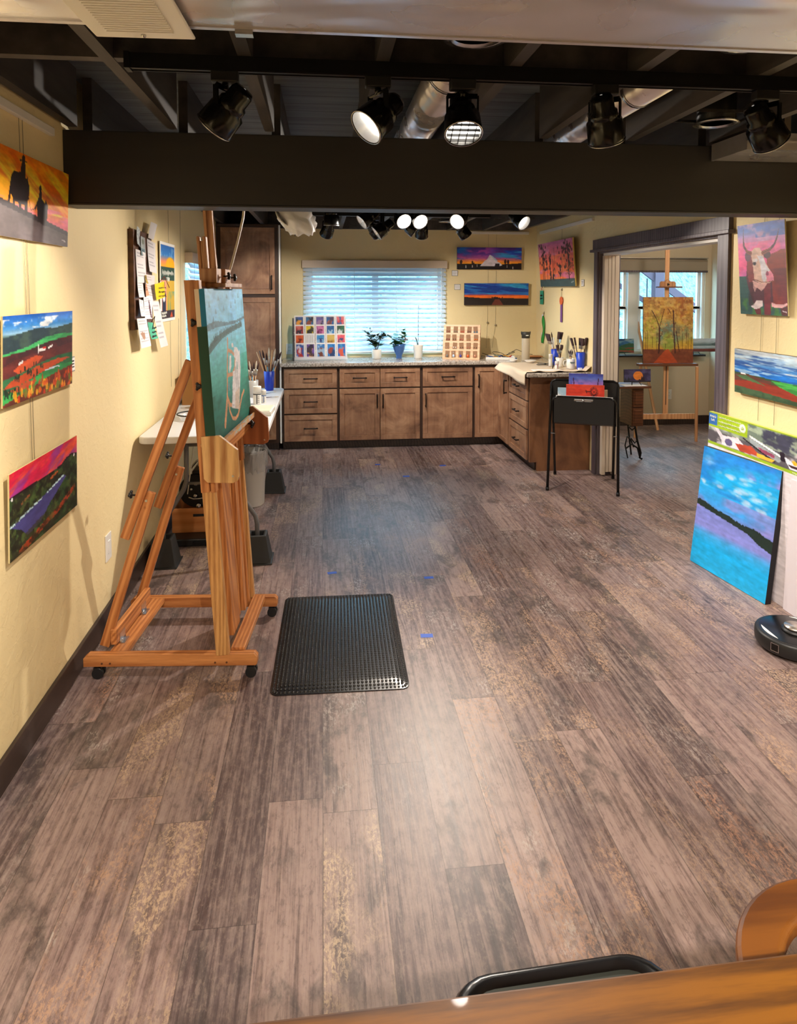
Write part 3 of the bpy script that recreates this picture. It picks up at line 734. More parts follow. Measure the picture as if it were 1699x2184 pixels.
# corner unit: one door faces the room, one faces left on the wing
t = thing('base_cabinet', 'corner base cabinet with one tall door on each side of the inner corner', 'cabinet', (1.629, CY, 0))
MB().prism([(0,0),(.287,0),(.287,-.43),(.86,-.43),(.86,.55),(0,.55)], .085, .888, 'z').build('body', M['cab_dark'], t)
MB().prism([(0,.06),(.35,.06),(.35,-.43),(.86,-.43),(.86,.55),(0,.55)], 0, .085, 'z').build('toe_kick', M['base'], t)
f = shaker(.262, .772, 'door', t, (.012,0,.095)); pull(f, .036, .62, True)
f = shaker(.385, .772, 'door', t, (.287,-.022,.095), R(-90), .045); pull(f, .35, .60, True)
# wing drawers
t = thing('base_cabinet', 'peninsula base cabinet with three drawers and a flat brown end panel', 'cabinet', (1.916, 6.785, 0))
MB().box(0,.55,-.64,0,.085,.888).build('body', M['cab_dark'], t)
MB().box(.06,.55,-.62,0,0,.085).build('toe_kick', M['base'], t)
MB().prism([(-.0,.085),(.07,.085),(.07,0),(.582,0),(.582,.888),(0,.888)], -.672, -.641, 'y').build('end_panel', M['alder_panel'], t)
for z0, z1 in ((.095,.375),(.392,.645),(.66,.868)):
    f = shaker(.60, z1-z0, 'drawer', t, (0,-.02,z0), R(-90)); pull(f, .3, (z1-z0)/2)
b = MB(); b.prism([(-.448,7.165),(1.868,7.165),(1.868,6.055),(2.498,6.055),(2.498,7.778),(-.448,7.778)], .888, .93, 'z')
o = b.build('countertop', M['counter'], None, bevel=.012, seg=3); tag(o, 'long L shaped speckled beige worktop over the wooden cabinets', 'countertop')
# pantry
t = thing('pantry_cabinet', 'tall brown two door pantry cabinet in the back left corner', 'cabinet', (-1.088, 7.22, 0))
MB().box(0,.628,0,.555,.08,2.372).build('body', M['cab_dark'], t)
MB().box(0,.62,.06,.5,0,.08).build('toe_kick', M['base'], t)
f = shaker(.55, .69, 'door', t, (.045,0,1.655)); pull(f, .52, .12, True)
f = shaker(.55, 1.50, 'door', t, (.045,0,.12)); pull(f, .52, .72, True)
MB().box(0,.632,-.022,.0,2.35,2.378).build('crown', M['cab_dark'], t)

# ================================================================== big studio easel (local: x towards the painter, y away from the camera)
ez = thing('studio_easel', 'large orange oak studio easel on casters holding the unfinished farm canvas', 'easel', (-.66,3.28,0), R(-5.3))
uc = lambda z: .254-.066*z
def rail(y0, y1):
    b = MB(); b.prism([(-.356,.055),(.390,.055),(.397,.062),(.397,.092),(.384,.107),(-.338,.107),(-.356,.092)], y0, y1, 'y'); return b
rail(-.302,-.264).build('base_rail', M['oak_x'], ez, bevel=.002)
rail(.25,.288).build('base_rail', M['oak_x'], ez, bevel=.002)
b = MB()
for y in (-.304, .289): 
    for x in (-.275,-.24,.215,.265): b.tube([(x,y,.07),(x,y+.002,.07)], .0045, 8)
b.build('dowel_plugs', M['dark_oak'], ez)
MB().box(.276,.336,-.266,.252,.092,.118).build('front_crossbar', M['oak_y'], ez, bevel=.002)
MB().box(-.255,-.180,-.266,.252,.085,.105).build('back_crossbar', M['oak_y'], ez, bevel=.002)
MB().box(-.262,-.236,-.235,.20,.118,.185).build('hinged_bar', M['oak_y'], ez, bevel=.002)
for y in (-.17,.10):
    MB().box(-.238,-.215,y-.03,y+.03,.105,.109).box(-.237,-.234,y-.03,y+.03,.107,.15).tube([(-.236,y-.03,.112),(-.236,y+.03,.112)], .005, 8).build('hinge', M['steel'], ez)
for x,y in ((-.30,-.283),(.365,-.283),(.365,.27),(-.30,.27)):
    c = MB(); c.tube([(x,y,.054),(x,y,.045)], .010, 8).box(x-.014,x+.018,y-.016,y+.016,.040,.048).tube([(x+.004,y-.020,.0242),(x+.004,y-.006,.0242)], .0240, 18).tube([(x+.004,y+.006,.0242),(x+.004,y+.020,.0242)], .0240, 18)
    c.build('caster', M['black_plastic'], ez)
# fixed lower posts
for y in (-.296,.262): MB().bar((uc(.09)+.002,y,.107 if y < 0 else .105), (uc(.83),y,.83), .056, .034).build('post', M['fir_z'], ez, bevel=.002)
MB().bar((.247,-.085,.112),(uc(1.0)+.0,-.085,1.0), .034, .135).build('slat', M['oak_z'], ez, bevel=.0015)
MB().bar((.235,.055,.112),(uc(1.0)-.012,.055,1.0), .030, .020).build('slat', M['oak_z'], ez, bevel=.0015)
MB().bar((.247,.118,.112),(uc(1.0),.118,1.0), .036, .055).build('slat', M['oak_z'], ez, bevel=.0015)
MB().bar((.247,.205,.112),(uc(1.0),.205,1.0), .036, .030).build('slat', M['oak_z'], ez, bevel=.0015)
# sliding upper posts, each of two boards with a slot between
for y in (-.296,.262):
    b = MB(); b.bar((uc(.825)-.012,y,.825),(uc(1.735)-.012,y,1.735), .038, .040).bar((uc(.825)+.022,y,.825),(uc(.90)+.022,y,.90), .022, .040).bar((uc(.90)+.023,y,.90),(uc(1.735)+.023,y,1.735), .018, .040).bar((uc(1.16)+.010,y,1.16),(uc(1.735)+.010,y,1.735), .010, .038)
    b.build('upper_post', M['oak_z'], ez, bevel=.0015)
MB().box(uc(1.72)-.03,uc(1.72)+.015,-.274,.242,1.688,1.732).build('top_crossbar', M['oak_y'], ez, bevel=.002)
MB().box(uc(1.2)-.03,uc(1.2)+.012,-.274,.242,1.18,1.23).build('middle_crossbar', M['oak_y'], ez, bevel=.002)
# centre mast and short mast
def mast(y, z0, z1, w_=.042, d_=.03):
    b = MB(); b.bar((uc(z0)-.012,y,z0),(uc(z1)-.012,y,z1), .014, d_).bar((uc(z0)+.016,y,z0),(uc(z1)+.016,y,z1), .016, d_).bar((uc(z0)+.002,y,z0),(uc(z1)+.002,y,z1-.02), .014, d_*.5); return b
mast(.05,.90,2.36).build('mast', M['mast'], ez, bevel=.0015)
mast(-.10,.95,1.935).build('short_mast', M['mast'], ez, bevel=.004)
# canvas clamp on top
for y0,y1,x0,x1 in ((-.145,-.06,.135,.205),(-.02,.085,.15,.215)):
    MB().box(x0,x1,y0,y1,1.725,1.79).build('clamp_block', M['mast'], ez, bevel=.002)
MB().box(.15,.245,-.15,.20,1.706,1.724).build('clamp_ledge', M['mast'], ez, bevel=.002)
def knob(p, d, r=.017, par=None, name='knob'):
    d = Vector(d).normalized(); q = d.to_track_quat('Z','Y').to_matrix().to_4x4(); q.translation = Vector(p)
    b = MB(); b.lathe([(.004,-.02),(.004,0),(r*.6,0),(r*.7,.006),(r*.6,.012),(.002,.013)], n=12, M=q)
    for k in range(3):
        a = 2*PI*k/3; b.ball((r*.75*math.cos(a), r*.75*math.sin(a), .006), r*.42, r*.42, .007, 8, 5, q)
    return b.build(name, M['black_plastic'], par or ez)
knob((.235,-.06,1.757),(1,0,.05)); knob((.24,.04,1.752),(1,0,.05))
knob((uc(1.55),-.322,1.555),(0,-1,0)); knob((uc(1.30),-.322,1.285),(0,-1,0))
# back legs, each two overlapping lengths
for y, nm in ((-.215,'n'),(.215,'f')):
    bar_obj('leg', M['oak_z'], ez, (-.296,y,.106),(-.078,y,.80), .042, .020)
    bar_obj('leg_extension', M['oak_z'], ez, (-.190,y-.0215,.60),(.108,y-.0215,1.385), .040, .020)
    knob((-.16,y-.01,.79) if nm == 'n' else (-.135,y-.01,.86), (-1,0,.1), .018)
    MB().tube([(-.09,y-.0335,.77),(-.09,y-.032,.77)], .006, 8).build('screw', M['steel'], ez)
# tray: side plates, front board, ledge
pl = [(.186,1.078),(.262,1.083),(.338,1.022),(.344,.912),(.338,.892),(.318,.882),(.212,.884),(.196,.90)]
MB().prism(pl, -.372, -.352, 'y').build('tray_end_plate', M['plate'], ez, bevel=.001)
MB().prism(pl, .352, .372, 'y').build('tray_end_plate', M['plate_red'], ez, bevel=.001)
MB().box(.218,.238,-.352,.352,.955,1.050).build('tray_board', M['oak_y'], ez, bevel=.002)
g = NG('paint_crusted_ledge'); v = g.coord(); n = g.noise(g.mapping(v,(40,12,40)), 1, 4, .7); n2 = g.noise(v, 30, 2, out=1)
g.col(g.mix(g.sstep(n,.48,.58), lin((206,150,96)), g.mix(.5, lin((170,176,172)), n2))); g.p(rough=.6); M['crust'] = g.m
MB().box(.178,.268,-.352,.352,1.030,1.0425).build('tray_ledge', M['crust'], ez, bevel=.002)
MB().box(.266,.272,-.352,.352,1.030,1.054).build('tray_lip', M['crust'], ez)
MB().tube([(.342,-.3735,.905),(.342,-.3720,.905)], .002,6).tube([(.318,-.374,.912),(.318,-.372,.912)], .005, 8).build('screw', M['steel'], ez)
MB().tube([(.322,.3505,.906),(.322,.352,.906)], .005, 8).build('screw', M['steel'], ez)
knob((.262,.31,1.0),(1,-.25,0), .02)

# ================================================================== folding table with risers
t = thing('folding_table', 'long white plastic folding table with grey legs standing in black risers', 'table', (-.7,5.02,0))
x0,x1,y0,y1,r = -.372,.362,-.98,.98,.055
pts = []
for cx,cy,a0 in ((x1-r,y0+r,-90),(x1-r,y1-r,0),(x0+r,y1-r,90),(x0+r,y0+r,180)):
    for k in range(6): a = R(a0+18*k); pts.append((cx+r*math.cos(a), cy+r*math.sin(a)))
MB().prism(pts, .798, .84, 'z').build('table_top', M['table_white'], t, bevel=.008, seg=3)
for yy in (-.75,.74):
    for s in (-1,1):
        MB().tube([(s*.285,yy,.052),(s*.285,yy,.23),(s*.275,yy,.28),(s*.16,yy,.46),(s*.142,yy,.51),(s*.138,yy,.797)], .0145, 10).build('leg', M['grey_steel'], t)
    MB().tube([(-.138,yy,.74),(.138,yy,.74)], .011, 8).tube([(-.14,yy,.50),(.14,yy,.50)], .010, 8).build('crossbar', M['grey_steel'], t)
MB().box(-.30,.30,-.80,-.78,.775,.798).box(-.31,-.29,-.85,.85,.77,.798).box(.29,.31,-.85,.85,.77,.798).build('apron', M['grey_steel'], t)
def riser(x, y, label):
    t = thing('bed_riser', label, 'riser', (x,y,0), 0, 'black risers under the folding table')
    b = MB()
    def ring(h, z): return [(-h,-h,z),(h,-h,z),(h,h,z),(-h,h,z)]
    L_ = [ring(.097,0),ring(.097,.008),ring(.086,.010),ring(.058,.168),ring(.050,.172),ring(.040,.170),ring(.038,.05)]
    vs = [p for l in L_ for p in l]; fs = [[i*4+k,i*4+(k+1)%4,(i+1)*4+(k+1)%4,(i+1)*4+k] for i in range(len(L_)-1) for k in range(4)]
    fs += [[3,2,1,0],[24,25,26,27]]
    b.add(vs, fs); b.build('block', M['riser'], t, bevel=.003)
    return t
riser(-.985,4.27,'black plastic riser under the near left leg of the folding table')
riser(-.415,4.27,'black plastic riser under the near right leg of the folding table')
riser(-.415,5.76,'black plastic riser under the far right leg of the folding table')
riser(-.985,5.76,'black plastic riser under the far left leg of the folding table')

# waste bin with liner
t = thing('waste_bin', 'white plastic waste bin with a clear liner under the folding table', 'bin', (-.56,5.42,0), R(0))
def oval(rx, ry, z, n=24): return [(rx*math.cos(2*PI*k/n), ry*math.sin(2*PI*k/n), z) for k in range(n)]
def loft(rings):
    b = MB(); n = len(rings[0]); vs = [p for r_ in rings for p in r_]
    fs = [[i*n+k, i*n+(k+1)%n, (i+1)*n+(k+1)%n, (i+1)*n+k] for i in range(len(rings)-1) for k in range(n)] + [list(range(n))[::-1]]
    return b.add(vs, fs, None, True)
loft([oval(.085,.11,0),oval(.092,.12,.01),oval(.108,.145,.42),oval(.112,.15,.425),oval(.104,.142,.42),oval(.088,.115,.03)]).build('bin_body', M['white_plastic'], t)
rs = random.Random(4)
b = MB(); n = 40; rings = []
for j,(z,e) in enumerate(((.30,.012),(.36,.010),(.43,.010),(.445,.006),(.435,-.006),(.34,-.012))):
    rings.append([((.110+e+rs.uniform(-.005,.005))*math.cos(2*PI*k/n), (.148+e+rs.uniform(-.005,.005))*math.sin(2*PI*k/n), z+(rs.uniform(-.03,.03) if j == 0 else rs.uniform(-.006,.006))) for k in range(n)])
vs = [p for r_ in rings for p in r_]; b.add(vs, [[i*n+k,i*n+(k+1)%n,(i+1)*n+(k+1)%n,(i+1)*n+k] for i in range(5) for k in range(n)])
b.build('bin_liner', M['liner'], t)

# things under the table behind the easel
t = thing('equipment_case', 'low black case on the floor under the near end of the table', 'case', (-.82,4.78,0))
MB().box(-.20,.22,-.24,.22,0,.05).build('body', M['black_plastic'], t, bevel=.008)
MB().box(-.04,.06,-.262,-.24,.018,.034).build('handle', M['black_metal'], t)
t = thing('wooden_crate', 'small orange pine crate with a slot handle on the black case', 'crate', (-.86,4.80,.05))
b = MB(); b.box(-.16,.16,-.13,.13,0,.012).box(-.16,.16,-.13,-.118,.012,.165).box(-.16,.16,.118,.13,.012,.165).box(-.16,-.148,-.118,.118,.012,.165).box(.148,.16,-.118,.118,.012,.165)
b.build('box', M['crate'], t, bevel=.002)
MB().box(-.02,.10,-.1312,-.1300,.108,.126).build('handle_slot', M['ink'], t)
t = thing('film_projector', 'black and chrome projector like machine sitting on the small wooden crate', 'projector', (-.86,4.80,.215))
MB().lathe([(.11,-.02),(.115,-.015),(.115,.015),(.11,.02)], n=32, M=Matrix.Translation((.0,-.09,.115)) @ Matrix.Rotation(PI/2,4,'X')).build('reel_guard', M['black_metal'], t)
MB().box(-.03,.13,-.10,.10,.0,.25).build('housing', M['black_metal'], t, bevel=.01)
for x,z,r in ((-.055,.205,.011),(.0,.165,.013),(-.03,.13,.009),(-.005,.085,.013),(.015,.015,.017)):
    MB().lathe([(r,0),(r,.016),(r*.7,.02),(.001,.02)], n=16, M=Matrix.Translation((x,-.112,z)) @ Matrix.Rotation(PI/2,4,'X')).build('knob', M['steel'], t)
MB().tube([(-.05,-.118,.075),(-.02,-.118,.062),(.02,-.118,.062),(.045,-.118,.068)], .006, 8).build('lever', M['steel'], t)
MB().ball((.04,0,.27), .05, .06, .035).tube([(-.05,-.03,.25),(-.01,-.03,.30),(.05,-.03,.33)], .007, 8).build('lamp_house', M['steel'], t)
o = MB().tube([(-.905,4.62,.33),(-.885,4.60,.45),(-.86,4.58,.60),(-.845,4.57,.74),(-.84,4.56,.80)], .0035, 6).build('cream_cord', M['cord_white']); tag(o, 'thin cream cord running up from the projector to the table underside', 'cord')

# ================================================================== desk, stool and chair in the foreground
t = thing('oak_desk', 'golden oak desk top crossing the bottom right corner', 'desk', (.55,.46,0), R(.6))
MB().box(-.72,.95,-.34,.365,.742,.78).build('desk_top', M['desk_oak'], t, bevel=.004)
MB().box(-.66,.90,-.28,.02,.66,.742).build('apron', M['desk_oak'], t)
for x in (-.64,.84):
    for y in (-.26,.27): MB().box(x,x+.055,y-.03,y+.03,0,.64).build('leg', M['desk_oak'], t, bevel=.004)
t = thing('stool', 'black stool whose rounded padded seat shows beyond the desk edge', 'stool', (.42,.965,0), R(2))
def rrect(hx, hy, r, n=6):
    p = []
    for cx,cy,a0 in ((hx-r,-hy+r,-90),(hx-r,hy-r,0),(-hx+r,hy-r,90),(-hx+r,-hy+r,180)):
        for k in range(n+1): a = R(a0+90*k/n); p.append((cx+r*math.cos(a), cy+r*math.sin(a)))
    return p
b = MB(); rg = []
for hx,z in ((.196,.425),(.204,.432),(.206,.450),(.200,.460),(.188,.462),(.180,.452),(.150,.450),(.01,.450)):
    rg.append([(x,y,z) for x,y in rrect(hx, hx*.9, min(hx*.4,.075))])
n = len(rg[0]); b.add([p for r_ in rg for p in r_], [[i*n+k,i*n+(k+1)%n,(i+1)*n+(k+1)%n,(i+1)*n+k] for i in range(len(rg)-1) for k in range(n)]+[list(range(n))[::-1]], None, True)
b.build('seat', M['black_rubber'], t)
MB().prism(rrect(.178,.158,.06), .4515, .4535, 'z').build('seat_pad', plain('grey_green_vinyl', (70,78,72), .45), t)
for sx in (-1,1):
    for sy in (-1,1): MB().tube([(sx*.16,sy*.14,.43),(sx*.19,sy*.17,0)], .012, 8).build('leg', M['black_metal'], t)
MB().tube([(sx*.178,sy*.158,.15) for sx,sy in ((-1,-1),(1,-1),(1,1),(-1,1))], .008, 6, True).build('foot_ring', M['black_metal'], t)
t = thing('wooden_armchair', 'golden wooden chair with a broad curved top rail, at the right edge beside the desk', 'chair', (.806,.815,0))
b = MB(); n = 30; vs = []; fs = []
for k in range(n+1):
    a = R(-20+ 220*k/n) ; 
    for r_,z in ((.150,.668),(.150,.688),(.157,.694),(.208,.694),(.216,.688),(.216,.668)):
        vs.append((r_*math.cos(a), r_*math.sin(a), z))
for k in range(n):
    for j in range(6): fs.append([k*6+j,k*6+(j+1)%6,(k+1)*6+(j+1)%6,(k+1)*6+j])
fs += [list(range(6)), [n*6+j for j in range(6)][::-1]]
b.add(vs, fs); b.build('top_rail', M['chair_wood'], t, bevel=.003)
MB().lathe([(.13,.41),(.145,.415),(.145,.44),(.13,.45),(.01,.445)], n=32).build('seat', M['chair_wood'], t)
for k in range(7):
    a = R(0+30*k); MB().tube([(.125*math.cos(a),.125*math.sin(a),.44),(.183*math.cos(a),.183*math.sin(a),.67)], .009, 8).build('spindle', M['chair_wood'], t)
for k in range(4):
    a = R(45+90*k); MB().tube([(.12*math.cos(a),.12*math.sin(a),.412),(.14*math.cos(a),.14*math.sin(a),0)], [.016,.012], 8).build('leg', M['chair_wood'], t)

# ================================================================== anti-fatigue mat
mt = thing('rubber_mat', 'black bubble patterned rubber mat lying before the easel', 'mat', (.075,3.245,0), R(-1.2))
NXm, NYm = 34, 50; Wm, Lm = .59, .91
def mz(x, y):
    ex = min(1, (Wm/2-abs(x))/.05); ey = min(1, (Lm/2-abs(y))/.06)
    e = max(0, min(ex, ey)); e = e*e*(3-2*e)
    return .004 + .012*e + .003*math.sin(x*9+1)*max(0,e)*math.cos(y*5)
b = MB(); gx = [ -Wm/2+Wm*i/24 for i in range(25)]; gy = [-Lm/2+Lm*i/36 for i in range(37)]
def rc(x, y):   # round the corners a little
    ax, ay = abs(x), abs(y); r_ = .035; cx, cy = Wm/2-r_, Lm/2-r_
    if ax > cx and ay > cy:
        dx, dy = ax-cx, ay-cy; m = max(dx,dy); L_ = math.hypot(dx,dy)
        if L_ > 0: dx, dy = dx/L_*m, dy/L_*m
        ax, ay = cx+dx, cy+dy
    return math.copysign(ax,x), math.copysign(ay,y)
vs = [(*rc(x,y), mz(x,y)) for y in gy for x in gx]; nn = 25
fs = [[j*nn+i,j*nn+i+1,(j+1)*nn+i+1,(j+1)*nn+i] for j in range(36) for i in range(24)]
b.add(vs, fs, None, True)
per = [i for i in range(nn)] + [j*nn+nn-1 for j in range(1,37)] + [36*nn+i for i in range(nn-2,-1,-1)] + [j*nn for j in range(35,0,-1)]
b.add([vs[i] for i in per]+[(vs[i][0],vs[i][1],0) for i in per], [[k,k+len(per),(k+1)%len(per)+len(per),(k+1)%len(per)] for k in range(len(per))])
b.build('mat_sheet', M['black_rubber'], mt)
b = MB(); ra = .0062
for j in range(NYm):
    for i in range(NXm):
        x = -Wm/2+.012+(Wm-.024)*i/(NXm-1); y = -Lm/2+.012+(Lm-.024)*j/(NYm-1); x, y = rc(x, y); z = mz(x,y)-.0008
        k0 = len(b.v)
        for rr,zz in ((ra,0),(ra*.82,.0034),(ra*.4,.0050)):
            for k in range(7): a = 2*PI*k/7; b.v.append((x+rr*math.cos(a), y+rr*math.sin(a), z+zz))
        b.v.append((x,y,z+.0054))
        for q_ in range(2):
            for k in range(7): b.f.append([k0+q_*7+k,k0+q_*7+(k+1)%7,k0+(q_+1)*7+(k+1)%7,k0+(q_+1)*7+k]); b.sm.append(True)
        for k in range(7): b.f.append([k0+14+k,k0+14+(k+1)%7,k0+21]); b.sm.append(True)
o = b.build('bubbles', M['black_rubber'], mt); o['kind'] = 'stuff'

# painter's tape marks on the floor
for x,y,a,w_,l_,lb in ((.048,4.016,8,.055,.03,'blue tape mark on the floor beyond the mat'),(.614,3.885,0,.055,.03,'blue tape mark on the floor right of and beyond the mat'),(.499,3.218,-4,.06,.035,'blue tape mark on the floor just right of the mat'),(.749,6.073,5,.06,.045,'blue tape mark on the floor in front of the window cabinets, nearest of three'),(.524,6.519,0,.05,.04,'blue tape mark on the floor, leftmost of the three near the cabinets'),(1.148,6.414,10,.06,.04,'blue tape mark on the floor, rightmost of the three near the cabinets')):
    o = MB().box(-w_/2,w_/2,-l_/2,l_/2,0.0003,.0011).build('tape_mark', M['tape']); o.location = (x,y,0); o.rotation_euler = (0,0,R(a)); tag(o, lb, 'tape', 'blue tape marks on the floor')

# ================================================================== robot vacuum
t = thing('robot_vacuum', 'round black robot vacuum with a silver turret on the floor at the right', 'robot vacuum', (2.215,2.91,0))
MB().lathe([(.155,.012),(.166,.016),(.173,.028),(.175,.045),(.174,.072),(.170,.079),(.160,.083)], n=64).build('body', M['black_plastic'], t)
MB().lathe([(.162,.081),(.150,.0845),(.002,.0850)], n=64, cap=False).build('top_plate', M['black_gloss'], t)
for a0,a1,r0 in ((150,204,.06),(238,300,.075),(20,65,.08)):
    b = MB(); p = [(.146*math.cos(R(a0+(a1-a0)*k/10)), .146*math.sin(R(a0+(a1-a0)*k/10))) for k in range(11)]
    b.prism(p, .0845, .0862, 'z'); b.build('printed_insert', M['paper'], t)
MB().lathe([(.062,.084),(.062,.090),(.050,.098)], n=32).build('turret_base', M['black_plastic'], t)
g = NG('brushed_silver'); g.col(lin((214,204,192))); g.p(rough=.28, metal=.9); M['silver'] = g.m
MB().lathe([(.046,.098),(.052,.102),(.050,.108),(.002,.110)], n=40).build('turret_cap', M['silver'], t)
Mx = Matrix.Rotation(R(205),4,'Z') @ Matrix.Translation((.1735,0,.050))
MB().box(0,.003,-.019,.019,-.017,.020, Mx).build('camera_frame', M['steel'], t)
MB().box(.002,.004,-.016,.016,-.014,.017, Mx).build('camera_window', M['black_gloss'], t)
for a in (60,180,300): MB().tube([(.10*math.cos(R(a)),.10*math.sin(R(a))-.012,.018),(.10*math.cos(R(a)),.10*math.sin(R(a))+.012,.018)], .018, 14).build('wheel', M['black_rubber'], t)

# ================================================================== print rack by the peninsula (local x across, y away)
rk = thing('print_rack', 'black folding print rack with a tubular frame standing before the peninsula', 'rack', (2.25,5.645,0), R(-22.8))
def frame(sgn, ztop, ytop, yft):
    w_ = .285; p = [(-w_,yft,.012),(-w_,ytop,ztop-.04),(-w_+.012,ytop,ztop-.012),(-w_+.04,ytop,ztop),(w_-.04,ytop,ztop),(w_-.012,ytop,ztop-.012),(w_,ytop,ztop-.04),(w_,yft,.012)]
    return MB().tube(p, .0115, 10)
frame(1,.895,.13,-.265).build('tube_frame', M['black_gloss'], rk)
w2 = .255
p = [(-w2,.27,.012),(-w2,-.13,.745),(-w2+.012,-.13,.768),(-w2+.04,-.13,.78),(w2-.04,-.13,.78),(w2-.012,-.13,.768),(w2,-.13,.745),(w2,.27,.012)]
MB().tube(p, .0115, 10).build('tube_frame', M['black_gloss'], rk)
MB().box(-.275,.275,.122,.128,.50,.885).build('back_sling', M['black_plastic'], rk)
MB().prism([(-.245,.56),(.245,.56),(.245,.755),(.225,.775),(.085,.775),(.06,.748),(-.06,.748),(-.085,.775),(-.225,.775),(-.245,.755)], -.140, -.134, 'y').build('front_sling', M['black_plastic'], rk)
MB().prism([(-.134,.56),(.122,.50),(.122,.506),(-.134,.566)], -.245, .245, 'x').build('sling_floor', M['black_plastic'], rk)
MB().box(-.08,.075,-.1425,-.1400,.752,.764).ball((0,-.143,.758), .012, .006, .010).build('handle_plate', M['steel'], rk)
for s in (-1,1): MB().tube([(s*.297,-.01,.44),(s*.24,-.01,.44)], .006, 8).build('pivot', M['steel'], rk)
for x,y in ((-.285,-.265),(.285,-.265),(-.255,.27),(.255,.27)): MB().tube([(x,y,.0),(x,y,.03)], .0145, 10).build('foot_cap', M['black_rubber'], rk)

# ================================================================== lyre easel in the far room
e2 = thing('display_easel', 'pale wooden easel in the far room holding the golden forest painting', 'easel', (3.86,7.36,0), R(-4))
bar_obj('leg', M['beech'], e2, (-.30,.02,0), (-.225,-.03,.86), .028, .022)
bar_obj('leg', M['beech'], e2, (.31,-.20,0), (.235,-.06,.86), .028, .022)
bar_obj('leg', M['beech'], e2, (.14,.42,0), (.02,.03,1.3), .030, .022)
MB().box(-.34,.34,-.125,-.105,.24,.30).build('cross_rail', M['beech'], e2, bevel=.002)
MB().box(-.028,.028,-.10,-.08,.28,1.0).build('mast', M['beech'], e2, bevel=.002)
MB().box(-.024,.024,-.08,-.06,.80,2.17).build('mast_extension', M['beech'], e2, bevel=.002)
MB().box(-.004,.004,-.1012,-.1000,.40,.86).build('mast_slot', M['ink'], e2)
MB().box(-.335,.335,-.165,-.075,.845,.872).build('tray', M['dark_oak'], e2, bevel=.003)
MB().prism([(-.09,1.735),(.09,1.735),(.09,1.775),(.075,1.795),(.03,1.795),(0,1.82),(-.03,1.795),(-.075,1.795),(-.09,1.775)], -.10, -.08, 'y').build('top_clamp', M['mast'], e2)
MB().box(-.14,.14,-.16,-.10,1.722,1.737).build('clamp_ledge', M['dark_oak'], e2, bevel=.002)
knob((0,-.102,1.76),(0,-1,0),.014,e2)

# treadle sewing cabinet
t = thing('sewing_table', 'old brown wooden sewing table on black cast iron legs beyond the doorway', 'table', (3.06,6.52,0))
MB().box(-.34,.165,-.16,.16,.725,.748).build('table_top', M['dark_oak'], t, bevel=.004)
MB().box(-.02,.10,-.13,.14,.345,.725).build('drawer_case', M['dark_oak'], t, bevel=.003)
for z in (.36,.54): MB().box(-.010,.090,-.140,-.128,z,z+.165).box(.005,.075,-.144,-.139,z+.02,z+.145).build('drawer', M['dark_oak'], t, bevel=.002)
b = MB()
b.tube([(-.02,-.10,.345),(.03,-.10,.34),(.055,-.10,.20),(.095,-.10,.07),(.085,-.10,.02),(.11,-.10,.008)], .011, 8)
b.tube([(-.04,-.10,.34),(0,-.10,.30),(.035,-.10,.33)], .007, 6).tube([(-.06,-.10,.12),(-.0,-.10,.16),(.06,-.10,.12),(.085,-.10,.03)], .009, 6)
b.tube([(-.05,-.10,.24),(-.01,-.10,.20),(.02,-.10,.13)], .007, 6).tube([(.06,-.10,.20),(.03,-.10,.17),(-.01,-.10,.22)], .007, 6).tube([(-.05,-.10,.24),(-.07,-.10,.15),(-.04,-.10,.02)], .007, 6)
b.build('iron_leg', M['black_metal'], t)
MB().tube([(-.30,.10,.725),(-.28,.10,.3),(-.32,.10,0)], .009, 8).tube([(.1,.12,.725),(.06,.12,.3),(.1,.12,0)], .009, 8).build('iron_leg', M['black_metal'], t)
MB().box(-.10,.13,-.15,.0,.748,.7495).build('runner_cloth', M['paper'], t)

# ================================================================== paintings
DKB = (28,24,26)
def sky_clouds(a, c, sx, sy, lo, hi, k, ymax=1.0, seed=None, slant=0):
    m = np.clip((ymax-a.Y)/.1, 0, 1); a.mottle(c, sx, sy, lo, hi, k, m, slant, seed)
def painting(name, label, art, W, H, D, loc, rz, tilt=0, side=(206,190,140), cat='painting', edge=None, top=None):
    o = art_mesh(name, art, W, H, D, side, edge=edge, top=top); hang(o, *loc, rz, tilt); return tag(o, label, cat)
def wires(label, pts_list, knobs=()):
    b = MB()
    for p in pts_list: b.tube(p, .0011, 5)
    for k in knobs: b.ball(k, .012, .010, .012, 8, 6)
    o = b.build('hanging_wire', M['wire']); tag(o, label, 'wire', 'picture hanging wires'); return o

# L1 riders at sunset
a = Art(150, 76, seed=3); a.vg([(0,(240,128,20)),(.35,(252,190,30)),(.6,(248,150,60)),(.72,(236,110,120)),(1,(220,110,160))])
a.mottle((255,224,60), 2.2, 7, .45, .62, .9, (a.Y<.62), -.75, 5); a.mottle((230,100,10), 2.5, 8, .5, .62, .8, (a.Y<.6), -.75, 9); a.mottle((240,120,160), 3, 9, .45, .6, .8, (a.Y>.55))
gr = [(0,.58),(.15,.64),(.35,.67),(.6,.73),(.8,.79),(1,.80)]
a.put((84,72,72), a.below(gr)); a.mottle((112,100,104), 5, 3, .4, .7, .6, a.below(gr)); a.put((52,44,48), a.below([(0,.57),(1,.79)])*(~a.below([(0,.64),(1,.85)])))
hs = (44,34,34)
a.poly([(.17,.30),(.20,.24),(.30,.22),(.36,.28),(.375,.24),(.385,.32),(.40,.34),(.395,.50),(.38,.54),(.375,.70),(.345,.70),(.34,.60),(.30,.60),(.295,.68),(.27,.68),(.26,.58),(.22,.58),(.215,.66),(.195,.66),(.19,.55),(.17,.50),(.155,.62),(.13,.62),(.15,.45)], hs)
